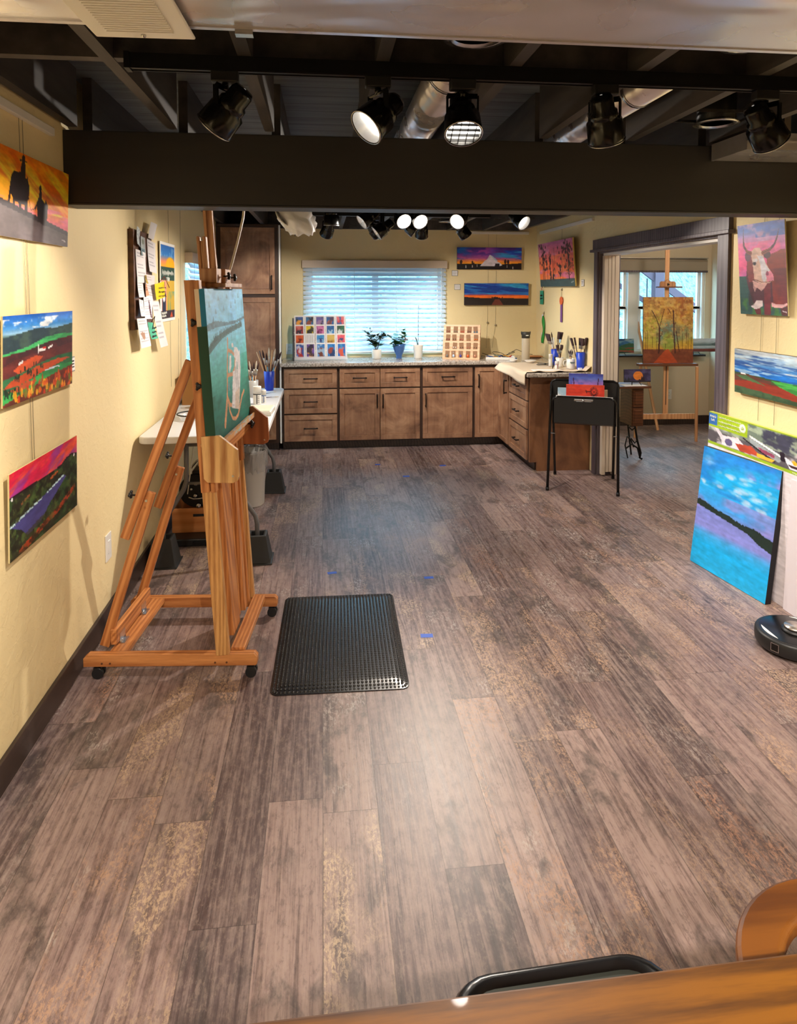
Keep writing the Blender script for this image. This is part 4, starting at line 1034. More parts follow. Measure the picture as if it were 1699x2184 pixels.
a.poly([(.285,.24),(.29,.12),(.31,.075),(.335,.075),(.345,.12),(.345,.26)], hs); a.poly([(.275,.075),(.365,.07),(.365,.085),(.275,.095)], hs); a.ell(.32,.05,.022,.04,hs)
a.poly([(.50,.52),(.53,.45),(.58,.46),(.62,.50),(.635,.44),(.65,.49),(.67,.52),(.66,.60),(.655,.78),(.60,.78),(.52,.74),(.51,.60)], hs); a.poly([(.53,.46),(.54,.36),(.57,.36),(.575,.48)], hs); a.ell(.553,.335,.018,.045,hs); a.poly([(.47,.60),(.53,.45),(.54,.50),(.48,.62)], hs)
a.line([(.38,.42),(.42,.63),(.48,.60)], .003, (90,40,50)); a.line([(.90,.92),(.96,.93)], .004, (180,170,170))
painting('canvas_painting', 'sunset painting of a cowboy and child on horseback, top of the left wall', a, .64, .305, .006, (XL+.014, 2.715, 1.875), R(90), R(2.2))
# L2 farmland
a = Art(170, 84, seed=8); a.vg([(0,(30,96,196)),(.14,(70,150,226)),(.2,(150,196,230)),(.24,(60,90,80)),(.4,(52,66,56)),(1,(70,90,60))])
a.mottle((240,244,248), 7, 12, .55, .66, .95, (a.Y<.16)*(a.Y>.04)); hl = [(0,.24),(.2,.21),(.45,.17),(.7,.20),(1,.16)]
a.put((50,70,78), a.below(hl)); a.mottle((80,104,90), 7, 8, .5, .62, .7, a.below(hl))
def band(pts, c, c2=None, k=.7):
    m = a.below(pts); a.put(c, m)
    if c2: a.mottle(c2, 9, 12, .45, .6, k, m)
band([(0,.42),(.3,.38),(.55,.30),(.8,.28),(1,.30)], (74,190,110), (56,140,84)); band([(0,.44),(.3,.42),(.6,.36),(1,.33)], (70,40,44), (100,44,48))
band([(0,.56),(.15,.50),(.4,.48),(.7,.46),(1,.42)], (96,44,44), (120,54,50))
a.poly([(.12,.62),(.25,.54),(.42,.50),(.52,.53),(.44,.60),(.2,.68)], (206,86,48)); band([(0,.70),(.25,.66),(.5,.60),(.75,.56),(1,.56)], (50,112,72), (34,84,60))
a.poly([(.0,.80),(.1,.73),(.4,.64),(.75,.60),(.98,.62),(.6,.70),(.2,.80)], (196,78,40)); band([(0,.86),(.25,.82),(.5,.73),(.8,.68),(1,.70)], (60,170,86), (40,120,70)); band([(0,.97),(.3,.89),(.6,.80),(1,.73)], (120,50,34), (84,44,40))
a.poly([(.05,.84),(.3,.78),(.45,.80),(.2,.88)], (182,84,50)); a.line([(.45,.47),(.45,.38)], .006, (240,240,240)); a.line([(.47,.445),(.55,.44)], .009, (236,226,226)); a.line([(.52,.425),(.56,.43)], .006, (200,50,50)); a.line([(.6,.44),(.66,.42)], .006, (240,240,240)); a.line([(.19,.56),(.24,.54)], .007, (240,240,240)); a.line([(.55,.71),(.75,.70),(.78,.715)], .004, (200,210,230))
a.dabs(26, .10, .6, .60, .76, .009, [(30,50,34),(24,40,30)], 1.5); a.dabs(16, .02, .2, .82, .90, .009, [(28,46,34)], 1.6)
a.dabs(60, .12, 1, .84, 1, .019, [(232,96,30),(240,170,40),(206,60,30),(120,130,50),(250,190,60)], 1.3); a.dabs(18, .35, 1, .78, .86, .014, [(226,90,34),(190,70,30)], 1.4)
painting('canvas_painting', 'autumn farmland painting with orange fields and blue sky, middle of the left wall', a, .64, .312, .006, (XL+.014, 2.73, 1.292), R(90), R(1.5))
# L3 pink sky canyon river
a = Art(160, 78, seed=12); a.vg([(0,(226,30,66)),(.5,(214,40,110)),(1,(170,60,150))]); a.mottle((238,90,60), 3, 10, .45, .6, .9, None, .5); a.mottle((150,60,160), 3, 9, .5, .64, .8, None, .5)
hl = [(0,.23),(.2,.20),(.4,.15),(.55,.17),(.7,.24),(.78,.25),(.85,.19),(1,.17)]
hl = [(0,.26),(.3,.27),(.5,.28),(.72,.27),(.80,.22),(.9,.20),(1,.24)]
a.put((44,52,36), a.below(hl)); a.mottle((62,96,52), 9, 10, .45, .6, .8, a.below(hl), .5); a.mottle((30,34,30), 12, 12, .5, .6, .7, a.below(hl)); a.put((36,24,34), a.below(hl)*(~a.below([(x,y+.03) for x,y in hl])))
a.poly([(.02,.62),(.78,.43),(.80,.47),(.55,.66),(.38,.82),(.22,.84),(.14,.72)], (74,74,140)); a.line([(.01,.61),(.42,.52)], .006, (200,236,250)); a.line([(.5,.50),(.76,.43)], .006, (200,236,250))
a.mottle((40,70,44), 9, 9, .5, .58, .8, a.below([(0,.9),(.3,.84),(.5,.68),(.8,.5),(1,.45)])); a.poly([(.1,.98),(.12,.93),(.45,.84),(.7,.78),(.95,.66),(.97,.72),(.7,.86),(.4,.93),(.2,1)], (170,64,34)); a.mottle((60,60,40), 12, 14, .5, .6, .6, a.below([(0,.85),(1,.6)])); a.line([(.55,.36),(.66,.33)], .008, (190,90,40)); a.line([(.15,.42),(.25,.38)], .008, (140,80,50))
a.mottle((92,112,58), 22, 14, .54, .62, .6, a.below([(0,.3),(1,.26)])*(1-a.polym([(.02,.62),(.78,.43),(.80,.47),(.55,.66),(.38,.82),(.22,.84),(.14,.72)]))); a.mottle((26,30,24), 20, 16, .52, .62, .6, a.below([(0,.3),(1,.26)])*(1-a.polym([(.02,.62),(.78,.43),(.80,.47),(.55,.66),(.38,.82),(.22,.84),(.14,.72)]))); a.ell(.03,.30,.012,.02,(230,230,230)); a.ell(.945,.25,.012,.02,(220,220,220))
painting('canvas_painting', 'painting of a blue canyon river under a crimson sky, lowest on the left wall', a, .645, .308, .006, (XL+.014, 2.752, .752), R(90), R(1.0))
# right wall: bull
a = Art(110, 138, seed=21); a.vg([(0,(40,70,170)),(.07,(60,110,200)),(.16,(190,130,190)),(.3,(220,110,180)),(.45,(232,90,150)),(.62,(206,120,190)),(1,(206,120,190))])
a.mottle((196,150,200), 4, 7, .45, .6, .8, a.Y<.22); a.mottle((40,90,190), 3, 6, .5, .6, .8, (a.Y<.16)*(a.X>.4)); a.mottle((240,100,150), 3, 9, .45, .6, .7, (a.Y>.2)*(a.Y<.6), .2)
a.put((52,90,88), (a.Y>.575)); a.mottle((74,130,64), 9, 9, .45, .6, .8, a.Y>.82)
body = (126,52,54); dk = (88,44,58)
a.poly([(.62,.36),(.80,.33),(.92,.30),(1,.30),(1,.90),(.70,.90),(.62,.80)], (146,58,48)); a.mottle((112,44,56), 3, 4, .4, .6, .8, (a.X>.6)*(a.Y>.5)*(a.Y<.88))
a.poly([(.20,.36),(.40,.36),(.70,.55),(.72,.86),(.66,.86),(.65,.995),(.54,.995),(.52,.86),(.40,.90),(.30,.88),(.20,.70),(.16,.60)], dk); a.poly([(.54,.6),(.68,.6),(.66,.995),(.53,.995)], (120,44,56)); a.poly([(.30,.92),(.44,.90),(.46,.995),(.36,.995)], (112,44,54))
a.poly([(.24,.91),(.32,.88),(.36,.845),(.50,.84),(.50,.90),(.42,.93),(.32,.94)], (232,216,220)); a.poly([(.68,.86),(.78,.88),(.92,.88),(1,.86),(1,.885),(.88,.92),(.68,.91)], (232,180,184)); a.poly([(.86,.92),(1,.90),(1,1),(.88,1)], (92,52,60))
a.poly([(.19,.38),(.30,.34),(.34,.60),(.30,.64),(.22,.64),(.18,.52)], (140,62,66)); a.ell(.215,.355,.065,.055,(104,70,90)); a.ell(.63,.35,.075,.04,(88,50,60))
a.poly([(.28,.31),(.36,.27),(.48,.27),(.54,.33),(.58,.42),(.66,.50),(.74,.56),(.74,.62),(.66,.65),(.48,.66),(.34,.62),(.32,.46)], (226,190,176)); a.poly([(.42,.35),(.54,.36),(.60,.46),(.68,.52),(.55,.66),(.50,.60),(.48,.45)], (228,224,236))
a.poly([(.58,.55),(.68,.52),(.74,.56),(.75,.63),(.62,.65)], (232,140,166)); a.ell(.62,.55,.03,.025,(150,70,100)); a.poly([(.30,.62),(.48,.66),(.62,.65),(.56,.70),(.48,.74),(.42,.71),(.38,.70),(.34,.75),(.31,.70)], (224,176,172)); a.ell(.355,.435,.04,.022,(58,50,66)); a.ell(.37,.40,.06,.02,(232,226,232))
for pts, w0 in (([(.28,.32),(.20,.30),(.135,.24),(.13,.15),(.14,.05)], .028),([(.54,.325),(.68,.30),(.78,.25),(.84,.18),(.88,.10)], .028)):
    P_ = np.array(pts); n_ = 24
    for k in range(n_):
        t_ = k/(n_-1)*(len(P_)-1); i_ = min(int(t_), len(P_)-2); q_ = P_[i_]+(P_[i_+1]-P_[i_])*(t_-i_); rr = w0*(1-.78*k/n_)
        a.ell(q_[0], q_[1], rr, rr*.85, (140,74,60) if k < 9 else (66,30,52))
for p_,c_,w_ in (([(.28,.32),(.20,.30),(.135,.24),(.13,.15),(.14,.05)],(70,30,50),.004),([(.54,.325),(.68,.30),(.78,.25),(.84,.18),(.88,.10)],(70,30,50),.004),([(.30,.60),(.48,.64),(.60,.645),(.73,.63)],(150,90,80),.006)): a.line(p_, w_, c_)
a.mottle((188,150,130), 12, 12, .5, .62, .5, a.polym([(.28,.31),(.36,.27),(.48,.27),(.5,.4),(.46,.6),(.34,.6),(.32,.46)])*.6); a.ell(.355,.435,.022,.014,(20,18,24)); a.mottle((60,28,40), 5, 6, .48, .62, .6, (a.Y>.66)*(a.X>.2)*(a.Y<.9)*(a.X<.72)); a.line([(.90,.95),(.97,.96)], .006, (220,200,210))
painting('canvas_painting', 'tall painting of a long horned white faced bull on the right wall by the doorway', a, .415, .52, .007, (XR-.018, 3.595, 1.553), R(-90), R(4))
# right wall: blue sky over red fields
a = Art(150, 74, seed=31); a.vg([(0,(150,160,172)),(.18,(170,190,206)),(.35,(50,120,196)),(.55,(20,110,206)),(.62,(90,180,236)),(1,(60,120,190))]); a.mottle((196,206,214), 2, 12, .5, .62, .9, a.Y<.4, -.15); a.mottle((24,70,150), 3, 14, .5, .6, .8, (a.Y>.1)*(a.Y<.6), -.1); a.mottle((190,220,240), 4, 18, .58, .66, .7, a.Y<.6)
a.put((50,74,50), a.below([(0,.52),(.5,.56),(1,.60)])); a.put((96,56,46), a.below([(0,.58),(.15,.54),(.4,.6),(1,.66)])); a.poly([(.42,.58),(.6,.57),(1,.62),(1,.97),(.8,.86),(.5,.68)], (70,168,74)); a.mottle((40,110,50), 4, 14, .5, .6, .7, (a.X>.42)*(a.Y>.56)*(a.Y<.78)); a.poly([(0,.72),(.25,.66),(.5,.68),(.8,.86),(1,.97),(1,1),(0,.86)], (140,50,34)); a.poly([(.02,.60),(.14,.57),(.22,.62),(.36,.72),(.1,.66)], (76,110,70))
a.put((66,92,64), a.below([(0,.84),(.3,.86),(.6,.90),(1,.99)])); a.mottle((50,72,50), 12, 6, .45, .6, .8, a.below([(0,.84),(.3,.86),(.6,.90),(1,.99)])); a.line([(.08,.545),(.13,.545)], .006, (240,240,240))
painting('canvas_painting', 'landscape painting with streaky blue sky over red and green fields, low on the right wall', a, .80, .262, .022, (XR-.020, 3.43, 1.082), R(-90), R(1.5), side=(70,60,20))
# back wall barn
a = Art(160, 58, seed=41); a.vg([(0,(70,40,130)),(.3,(110,60,160)),(.5,(190,90,150)),(.62,(240,140,70)),(.75,(246,160,30)),(1,(246,150,40))]); a.mottle((30,80,190), 3, 5, .42, .56, .95, np.clip((.64-a.Y)/.1,0,1)*np.clip((a.X-.42)/.2,0,1)); a.mottle((50,160,226), 3, 7, .48, .62, .9, np.clip((.52-a.Y)/.08,0,1)*np.clip((a.Y-.1)/.1,0,1)*np.clip((a.X-.5)/.2,0,1)); a.mottle((20,110,200), 3, 5, .42, .6, .9, np.clip((.24-a.X)/.14,0,1)*(a.Y<.66)); a.mottle((200,80,170), 5, 6, .5, .6, .7, np.clip((a.X-.08)/.1,0,1)*np.clip((.66-a.X)/.2,0,1)*np.clip((.66-a.Y)/.1,0,1))
a.put((34,28,32), a.below([(0,.75),(.35,.75),(.7,.76),(1,.71)])); a.mottle((24,22,22), 8, 6, .5, .6, .7, a.Y>.78)
a.poly([(.355,.84),(.43,.60),(.46,.55),(.50,.35),(.505,.33),(.57,.50),(.62,.64),(.66,.70),(.70,.80),(.66,.85),(.36,.85)], (206,196,206)); a.poly([(.505,.33),(.54,.38),(.63,.60),(.60,.62),(.56,.50)], (170,190,210)); a.poly([(.59,.72),(.655,.72),(.655,.88),(.58,.88)], (36,32,40)); 
for x,y,rx,ry in ((.06,.66,.022,.09),(.235,.70,.014,.09),(.26,.74,.01,.05),(.745,.64,.018,.10),(.79,.65,.018,.10)): a.ell(x,y,rx,ry,(60,34,36))
for x,y in ((.135,.88),(.235,.86),(.31,.82),(.775,.86),(.865,.92)): a.line([(x,y-.05),(x,y+.05)], .004, (200,186,186))
painting('canvas_painting', 'long sunset painting of a white barn, upper one right of the slatted window', a, .762, .254, .02, (1.925, YB-.030, 1.936), 0, R(1.5), side=(40,34,60))
a = Art(160, 58, seed=43); a.vg([(0,(40,60,160)),(.25,(30,110,190)),(.45,(50,110,190)),(.52,(120,70,130)),(.56,(246,110,40)),(.66,(250,120,40)),(1,(240,120,40))]); a.mottle((50,160,214), 2.5, 12, .46, .6, .9, a.Y<.5, -.35); a.mottle((20,50,140), 2.5, 10, .5, .6, .8, a.Y<.45, -.3); a.put((46,110,190), (a.Y>.4)*(a.Y<.62)*(a.Y<.46+.18*(a.X-.5))*(a.X>.5))
a.put((42,34,34), a.below([(0,.62),(.3,.68),(.45,.67),(.6,.68),(1,.69)])); a.poly([(.48,.72),(.54,.72),(.61,1),(.42,1)], (112,56,46)); a.dabs(16,.42,.60,.63,.68,.010,[(40,26,28)],1)
painting('canvas_painting', 'long painting of a road under a streaked blue sky, lower one right of the window', a, .762, .254, .02, (2.012, YB-.030, 1.522), 0, R(1), side=(40,40,60))
# sunset trees on right wall near the corner
a = Art(130, 76, seed=51); a.vg([(0,(186,110,160)),(.2,(220,110,130)),(.5,(244,110,80)),(.8,(250,120,60)),(.84,(250,130,60)),(1,(60,80,80))]); a.mottle((220,140,180), 4, 6, .48, .6, .7, a.Y<.3); a.mottle((250,140,90), 4, 8, .48, .6, .7, (a.Y>.3)*(a.Y<.84)); a.mottle((214,120,190), 4, 9, .5, .6, .7, (a.Y>.6)*(a.Y<.84))
a.put((62,84,84), a.Y>.84); tk = (62,40,48)
for x,y0,w_ in ((.12,.1,.006),(.16,.05,.007),(.25,.35,.003),(.34,.22,.008),(.43,.40,.007),(.48,.15,.004),(.62,.5,.004),(.69,.4,.003),(.86,.05,.009),(.96,.5,.004)): a.line([(x,y0),(x,.86)], w_, tk)
for k in range(130):
    c_ = a.rs.choice(5, p=[.34,.14,.10,.34,.08])
    cx_,y0,y1,sp = ((.15,.0,.62,.075),(.34,.25,.86,.02),(.43,.45,.88,.025),(.86,.0,.60,.09),(.62,.50,.76,.03))[c_]; a.ell(a.rs.normal(cx_, sp), a.rs.uniform(y0,y1), .016, .035, ((66,42,50),(74,54,54),(54,36,50))[a.rs.randint(3)], k=.9)
a.dabs(40, .78, 1, .5, .78, .012, [(120,70,50),(150,90,50)]); a.line([(.90,.92),(.96,.90)], .006, (150,160,160))
painting('canvas_painting', 'painting of dark pines against a pink and orange sunset by the back right corner', a, 1.06, .475, .014, (XR-.040, 6.945, 1.735), R(-90), R(4.5), side=(206,178,96))

# ---- big canvas on the studio easel
a = Art(190, 168, seed=61); a.vg([(0,(120,190,240)),(.22,(128,200,246)),(.3,(130,200,232)),(.42,(110,196,208)),(.6,(84,176,168)),(.8,(44,128,118)),(1,(26,90,82))])
a.mottle((60,120,160), 5, 8, .48, .62, .5, a.Y<.26); a.mottle((120,190,220), 6, 4, .5, .62, .5, a.Y<.5); a.mottle((40,150,120), 2, 2, .45, .65, .5, (a.Y>.5)*(a.X>.55)); a.mottle((20,84,72), 3, 4, .45, .65, .6, (a.Y>.7))
for x,y in ((.08,.10),(.3,.06),(.52,.05),(.75,.09),(.22,.15),(.42,.13),(.62,.12),(.85,.05),(.15,.2)): a.poly([(x-.025,y+.02),(x,y-.02),(x+.025,y+.02)], (70,110,140), .6)
a.put((70,104,120), a.below([(0,.23),(.2,.215),(.5,.24),(.75,.235),(1,.215)])*(~a.below([(0,.275),(.2,.26),(.45,.262),(.7,.258),(1,.235)]))*.8); a.mottle((50,80,90), 16, 18, .48, .58, .7, a.below([(0,.23),(.2,.215),(.5,.24),(.75,.235),(1,.215)])*(~a.below([(0,.275),(.2,.26),(.45,.262),(.7,.258),(1,.235)])))
rd = [(0,.375),(.15,.325),(.35,.30),(.6,.275),(.93,.255)]; m = a.below(rd)*(~a.below([(0,.425),(.15,.385),(.3,.35),(.5,.325),(.75,.305),(.93,.295)]))*(a.X<.9); a.put((52,88,84), m*.85)
for k in range(70):
    x = a.rs.uniform(.02,.9); y = np.interp(x, [p[0] for p in rd],[p[1] for p in rd]); a.poly([(x-.009,y+.03),(x,y-.03),(x+.009,y+.03)], (46,76,74), .8)
bnd = (206,150,112)
a.line([(.46,.36),(.44,.44),(.40,.55),(.37,.66),(.33,.78),(.24,.93),(.17,1.02)][:6], .013, bnd); a.line([(.33,.78),(.24,.93)], .02, bnd); a.line([(.46,.44),(.55,.46),(.63,.50),(.60,.58),(.52,.62),(.40,.61)], .012, bnd); a.line([(.35,.76),(.40,.82),(.50,.845)], .012, bnd); a.line([(.36,.78),(.38,.86),(.44,.925),(.52,.945),(.60,.93),(.68,.87),(.74,.82),(.82,.79)], .012, bnd)
wt = (222,218,222)
a.poly([(.58,.62),(.66,.60),(.74,.47),(.70,.44),(.62,.43),(.60,.50),(.64,.52)], wt); a.poly([(.54,.60),(.68,.60),(.72,.48),(.78,.47),(.76,.62),(.70,.76),(.64,.90),(.44,.85),(.48,.76)], wt); a.poly([(.56,.76),(.70,.74),(.64,.90),(.53,.87)], (206,190,180)); a.poly([(.48,.48),(.52,.48),(.51,.56),(.45,.60),(.44,.57)], wt); a.poly([(.55,.40),(.60,.40),(.61,.43),(.56,.43)], wt)
a.line([(.66,.55),(.66,.74)], .006, (110,124,130)); a.line([(.62,.58),(.61,.72)], .006, (130,140,146)); a.line([(.50,.67),(.47,.85)], .003, (170,170,180)); a.poly([(.38,.68),(.42,.66),(.43,.72),(.39,.72)], (110,160,170)); a.ell(.47,.835,.006,.008,(70,60,70)); a.ell(.495,.84,.006,.008,(70,60,70))
edge = [(.0,.76,0,1,(22,70,54)),(.76,1,0,.55,(0,120,168)),(.76,1,.55,1,(232,214,192)),(.06,.20,.0,.001,(206,150,112))]
o = art_mesh('canvas_painting', a, .745, .655, .042, (24,72,58), edge=[e for e in edge[:3]]); tag(o, 'large unfinished canvas of an aerial farm view resting on the studio easel', 'painting')
cs, sn = math.cos(R(-5.3)), math.sin(R(-5.3)); lu, lv = .226, .012
o.location = (-.66+lu*cs-lv*sn, 3.28+lu*sn+lv*cs, 1.0435); o.rotation_euler = (-R(3.6), 0, R(90-5.3))

# ---- far room golden forest painting
a = Art(120, 156, seed=71); a.vg([(0,(176,124,60)),(.35,(190,146,66)),(.6,(170,160,60)),(.78,(196,150,60)),(.79,(110,60,44)),(1,(120,62,44))]); a.mottle((200,170,90), 7, 9, .48, .6, .7, a.Y<.6); a.mottle((150,84,50), 6, 6, .5, .62, .7, a.Y<.5); a.ell(.22,.50,.15,.18,(170,166,70),2,.8); a.ell(.50,.56,.16,.14,(96,130,130),2,.8); a.ell(.80,.54,.16,.08,(110,130,116),2,.6); a.ell(.5,.68,.09,.12,(146,160,66),1.2,.9); a.mottle((120,84,50), 14, 14, .52, .6, .45, a.Y<.62); a.mottle((206,176,110), 16, 16, .54, .62, .5, a.Y<.7); a.dabs(90, 0, 1, .02, .5, .018, [(186,140,80),(150,100,60),(200,160,90)]); a.mottle((130,76,50), 9, 9, .45, .6, .7, a.Y>.79); a.poly([(.44,.80),(.50,.78),(.70,1),(.2,1)], (176,74,40), .9)
tk = (72,40,36)
a.line([(.31,.84),(.325,.62),(.32,.46)], .017, tk); a.line([(.32,.46),(.27,.34),(.17,.20)], .008, tk); a.line([(.32,.46),(.36,.36),(.42,.18)], .007, tk); a.line([(.33,.60),(.37,.57),(.38,.52)], .008, tk); a.line([(.64,.84),(.62,.62),(.61,.42),(.60,.20)], .013, tk); a.line([(.61,.42),(.65,.39)], .006, tk); a.line([(.50,.18),(.55,.25)], .006, tk); a.line([(.72,.82),(.66,.52)], .009, tk)
for x,y in ((.05,.5),(.08,.5),(.27,.55),(.44,.7),(.78,.55),(.86,.5),(.9,.55),(.96,.6),(.18,.6)): a.line([(x,.80),(x+.005,y)], .004, tk)
o = painting('canvas_painting', 'golden autumn forest painting on the pale easel in the far room', a, .57, .745, .02, (3.855, 7.235, .874), R(-4), -R(2), side=(80,70,60))

# ---- leaning canvases at the right
a = Art(130, 152, seed=81); a.vg([(0,(40,150,220)),(.25,(20,166,232)),(.45,(60,150,226)),(.53,(120,130,206)),(.66,(130,136,214)),(.72,(60,160,226)),(.8,(20,166,232)),(1,(30,170,230))]); a.mottle((150,130,206), 3, 3, .5, .62, .8, (a.Y<.14)*(a.X>.15), -.3); [a.ell(x_+a.rs.normal(0,.4)*rx_,y_+a.rs.normal(0,.4)*ry_+.012*(q_%3),rx_*a.rs.uniform(.2,.5),ry_*a.rs.uniform(.3,.6),(190,208,236),2,.32) for q_ in range(9) for x_,y_,rx_,ry_ in ((.12,.10,.10,.03),(.38,.17,.09,.022),(.62,.16,.10,.02),(.58,.24,.14,.02),(.78,.27,.10,.02),(.28,.27,.08,.018),(.50,.28,.09,.018),(.88,.20,.08,.02),(.85,.34,.10,.02),(.66,.33,.12,.018),(.05,.28,.06,.02))]; a.mottle((30,110,210), 2, 5, .5, .65, .6, a.Y<.35); a.mottle((156,130,200), 2, 6, .45, .6, .6, (a.Y>.36)*(a.Y<.52))
tl = [(0,.465),(.1,.475),(.25,.495),(.45,.505),(.6,.53),(.75,.52),(.9,.535),(1,.55)]; n_ = a.fbm(26, 1, 3)*.02
a.put((28,44,40), (a.Y > np.interp(a.X,[p[0] for p in tl],[p[1]-.008 for p in tl])-n_)*(a.Y < np.interp(a.X,[0,.3,.7,.85,1],[.50,.525,.56,.605,.63])))
o = art_mesh('canvas_painting', a, .622, .725, .036, (22,20,24), top=(30,34,40)); tag(o, 'blue lake and sky painting with black edges leaning before the boxed canvas', 'painting')
dx, dy = 2.357-2.28, 3.341-3.959; o.location = ((2.357+2.28)/2+.018, (3.341+3.959)/2, .0006); o.rotation_euler = (-R(6.8), 0, math.atan2(dy, dx))
# pack with printed wrap: label, printed picture
p_ = Art(220, 42, seed=85); p_.vg([(0,(100,116,110)),(.4,(112,128,116)),(1,(150,140,150))]); p_.mottle((60,60,84), 11, 3, .48, .6, .9, None); p_.mottle((170,186,160), 18, 5, .55, .64, .7, p_.Y<.6); p_.put((88,84,92), (p_.Y>.62)); p_.mottle((200,196,206), 9, 4, .5, .6, .8, p_.Y>.5)
p_.poly([(.05,.5),(.08,.5),(.2,1),(.14,1)], (226,220,232)); p_.poly([(.10,.7),(.24,.6),(.32,.9),(.24,1),(.12,1)], (220,214,226)); p_.ell(.17,.85,.03,.12,(96,88,130)); p_.poly([(.32,.45),(.55,.80),(.53,.92),(.34,.7)], (150,160,166)); p_.line([(.33,.42),(.58,.78)], .006, (236,240,240)); p_.line([(.28,.55),(.50,.95)], .005, (40,34,40)); p_.poly([(.22,.8),(.34,.72),(.42,.95),(.26,1)], (176,70,50)); p_.poly([(.38,.86),(.5,.9),(.48,1),(.38,1)], (240,180,60)); p_.poly([(.38,.66),(.5,.74),(.5,.84),(.42,.8)], (150,70,100))
p_.poly([(.55,.66),(.62,.78),(.85,.80),(.88,.86),(.82,1),(.6,1)], (214,220,236)); p_.poly([(.58,.86),(.85,.86),(.84,.93),(.6,.93)], (64,36,40)); p_.dabs(26,.62,.84,.74,.82,.010,[(240,190,50),(230,160,30)]); p_.poly([(.53,.58),(.56,.56),(.57,.84),(.54,.84)], (40,30,46))
p_.poly([(0,0),(.31,0),(.31,.50),(0,.50)], (158,188,30)); p_.poly([(0,.04),(.07,.04),(.07,.42),(0,.42)], (56,112,186)); p_.ell(.27,.25,.024,.14,(228,232,220)); p_.ell(.27,.25,.009,.06,(150,176,60)); p_.put((150,180,40), p_.Y<.04)
a = Art(220, 210, (222,216,224), 86); a.a[:42] = p_.a; a.a[42:46] = (150,180,40)
bx = art_mesh('boxed_canvas', a, 1.24, .925, .026, (170,180,70), top=(206,206,96)); tag(bx, 'wrapped blank canvas pack with a green label and boat picture leaning on the right wall', 'canvas pack')
bx.location = (2.444, 3.425, .0006); bx.rotation_euler = (-R(1.4), 0, R(-88.8))
text("Artist's\nLoft", .022, M['ink_w'], 'brand_mark', bx, TM(-.577, -.0140, .893))
for z_,e_ in ((.904,-.30),(.879,-.28),(.854,-.30)):
    b = MB(); rs0 = random.Random(int(z_*1000)); n_ = 46; b.tube([(-.52+(e_+.52)*k/n_, -.0140, z_+.0055*(1 if k%2 else -1)*rs0.uniform(.3,1.1)) for k in range(n_+1)], .0012, 4); b.build('label_line', M['ink_w'], bx)
b = MB(); rs0 = random.Random(8); b.tube([(.14+.16*k/30, -.0140, .731+.005*(1 if k%2 else -1)*rs0.uniform(.3,1.1)) for k in range(31)], .0012, 4); b.build('size_line', M['ink_w'], bx)
o = MB().box(-.33,.33,-.009,.009,0,.70).build('blank_canvas', plain('lilac_white_canvas', (214,206,214), .8, 0, .02), None, bevel=.002); tag(o, 'plain blank white canvas standing behind the right edge of the lake painting', 'canvas'); o.location = (2.432, 2.955, .0006); o.rotation_euler = (-R(2.2), 0, R(-89.5))

# ---- poster and bulletin board on the left wall
a = Art(60, 100, (240,238,236), 91); inn = (a.X>.04)*(a.X<.97)*(a.Y>.04)*(a.Y<.96)
a.vg([(0,(40,100,180)),(.16,(50,120,190)),(.24,(220,130,90)),(.32,(240,170,30)),(1,(240,170,30))], mask=inn*(a.Y<.33)); a.mottle((110,160,210), 9, 12, .5, .6, .7, inn*(a.Y<.18)); a.ell(.68,.28,.26,.09,(246,170,10),.6,.9); a.put((44,70,60), inn*(a.Y>.31)*(a.Y<.48)); a.put((196,160,60), inn*(a.Y>=.48)*(a.Y<.86)*(a.X>.42)); a.put((226,150,120), inn*(a.Y>=.48)*(a.Y<.86)*(a.X<=.42)); a.put((40,48,72), inn*(a.Y>.64)*(a.Y<.86)*(a.X>.12)*(a.X<.36)); a.mottle((90,150,130), 9, 5, .5, .6, .7, inn*(a.Y>.62)*(a.Y<.86)*(a.X>.5)); a.poly([(.1,.5),(.3,.5),(.3,.56),(.1,.56)], (110,50,80)); a.ell(.24,.70,.08,.05,(220,220,230)); a.put((60,48,56), inn*(a.Y>=.86)); a.poly([(.66,.95),(.76,.88),(.84,.95)], (196,84,50)); a.put((236,232,236), inn*(a.X<.1)*(a.Y>.66)*(a.Y<.86))
po = art_mesh('gallery_poster', a, .455, .545, .004, (236,232,226), mat=M['artm']); tag(po, 'event poster with orange sunset and dark green title band on the left wall', 'poster'); hang(po, XL+.008, 4.93, 1.478, R(90), R(.6))
b = MB(); rs = random.Random(2)
def scrawl(b, x0, x1, z, h, y, r=.0016, loops=1.0, rs=rs):
    n_ = max(6, int((x1-x0)/h*3*loops)); b.tube([(x0+(x1-x0)*k/n_, y, z+(h*.5*(1 if k%2 else -1))*rs.uniform(.4,1.2)) for k in range(n_+1)], r, 4)
scrawl(b, -.18, .18, .335, .035, -.003); scrawl(b, -.06, .05, .292, .03, -.003); scrawl(b, -.20,-.04,.058,.018,-.003,.0013); scrawl(b,-.20,-.06,.038,.016,-.003,.0013)
b.build('lettering', M['ink_w'], po)
bb = MB().box(XL, XL+.030, 4.005, 4.42, 1.465, 2.04).build('pin_board', M['dark_oak'], None, bevel=.002); tag(bb, 'narrow brown wooden notice board covered in papers on the left wall', 'notice board')
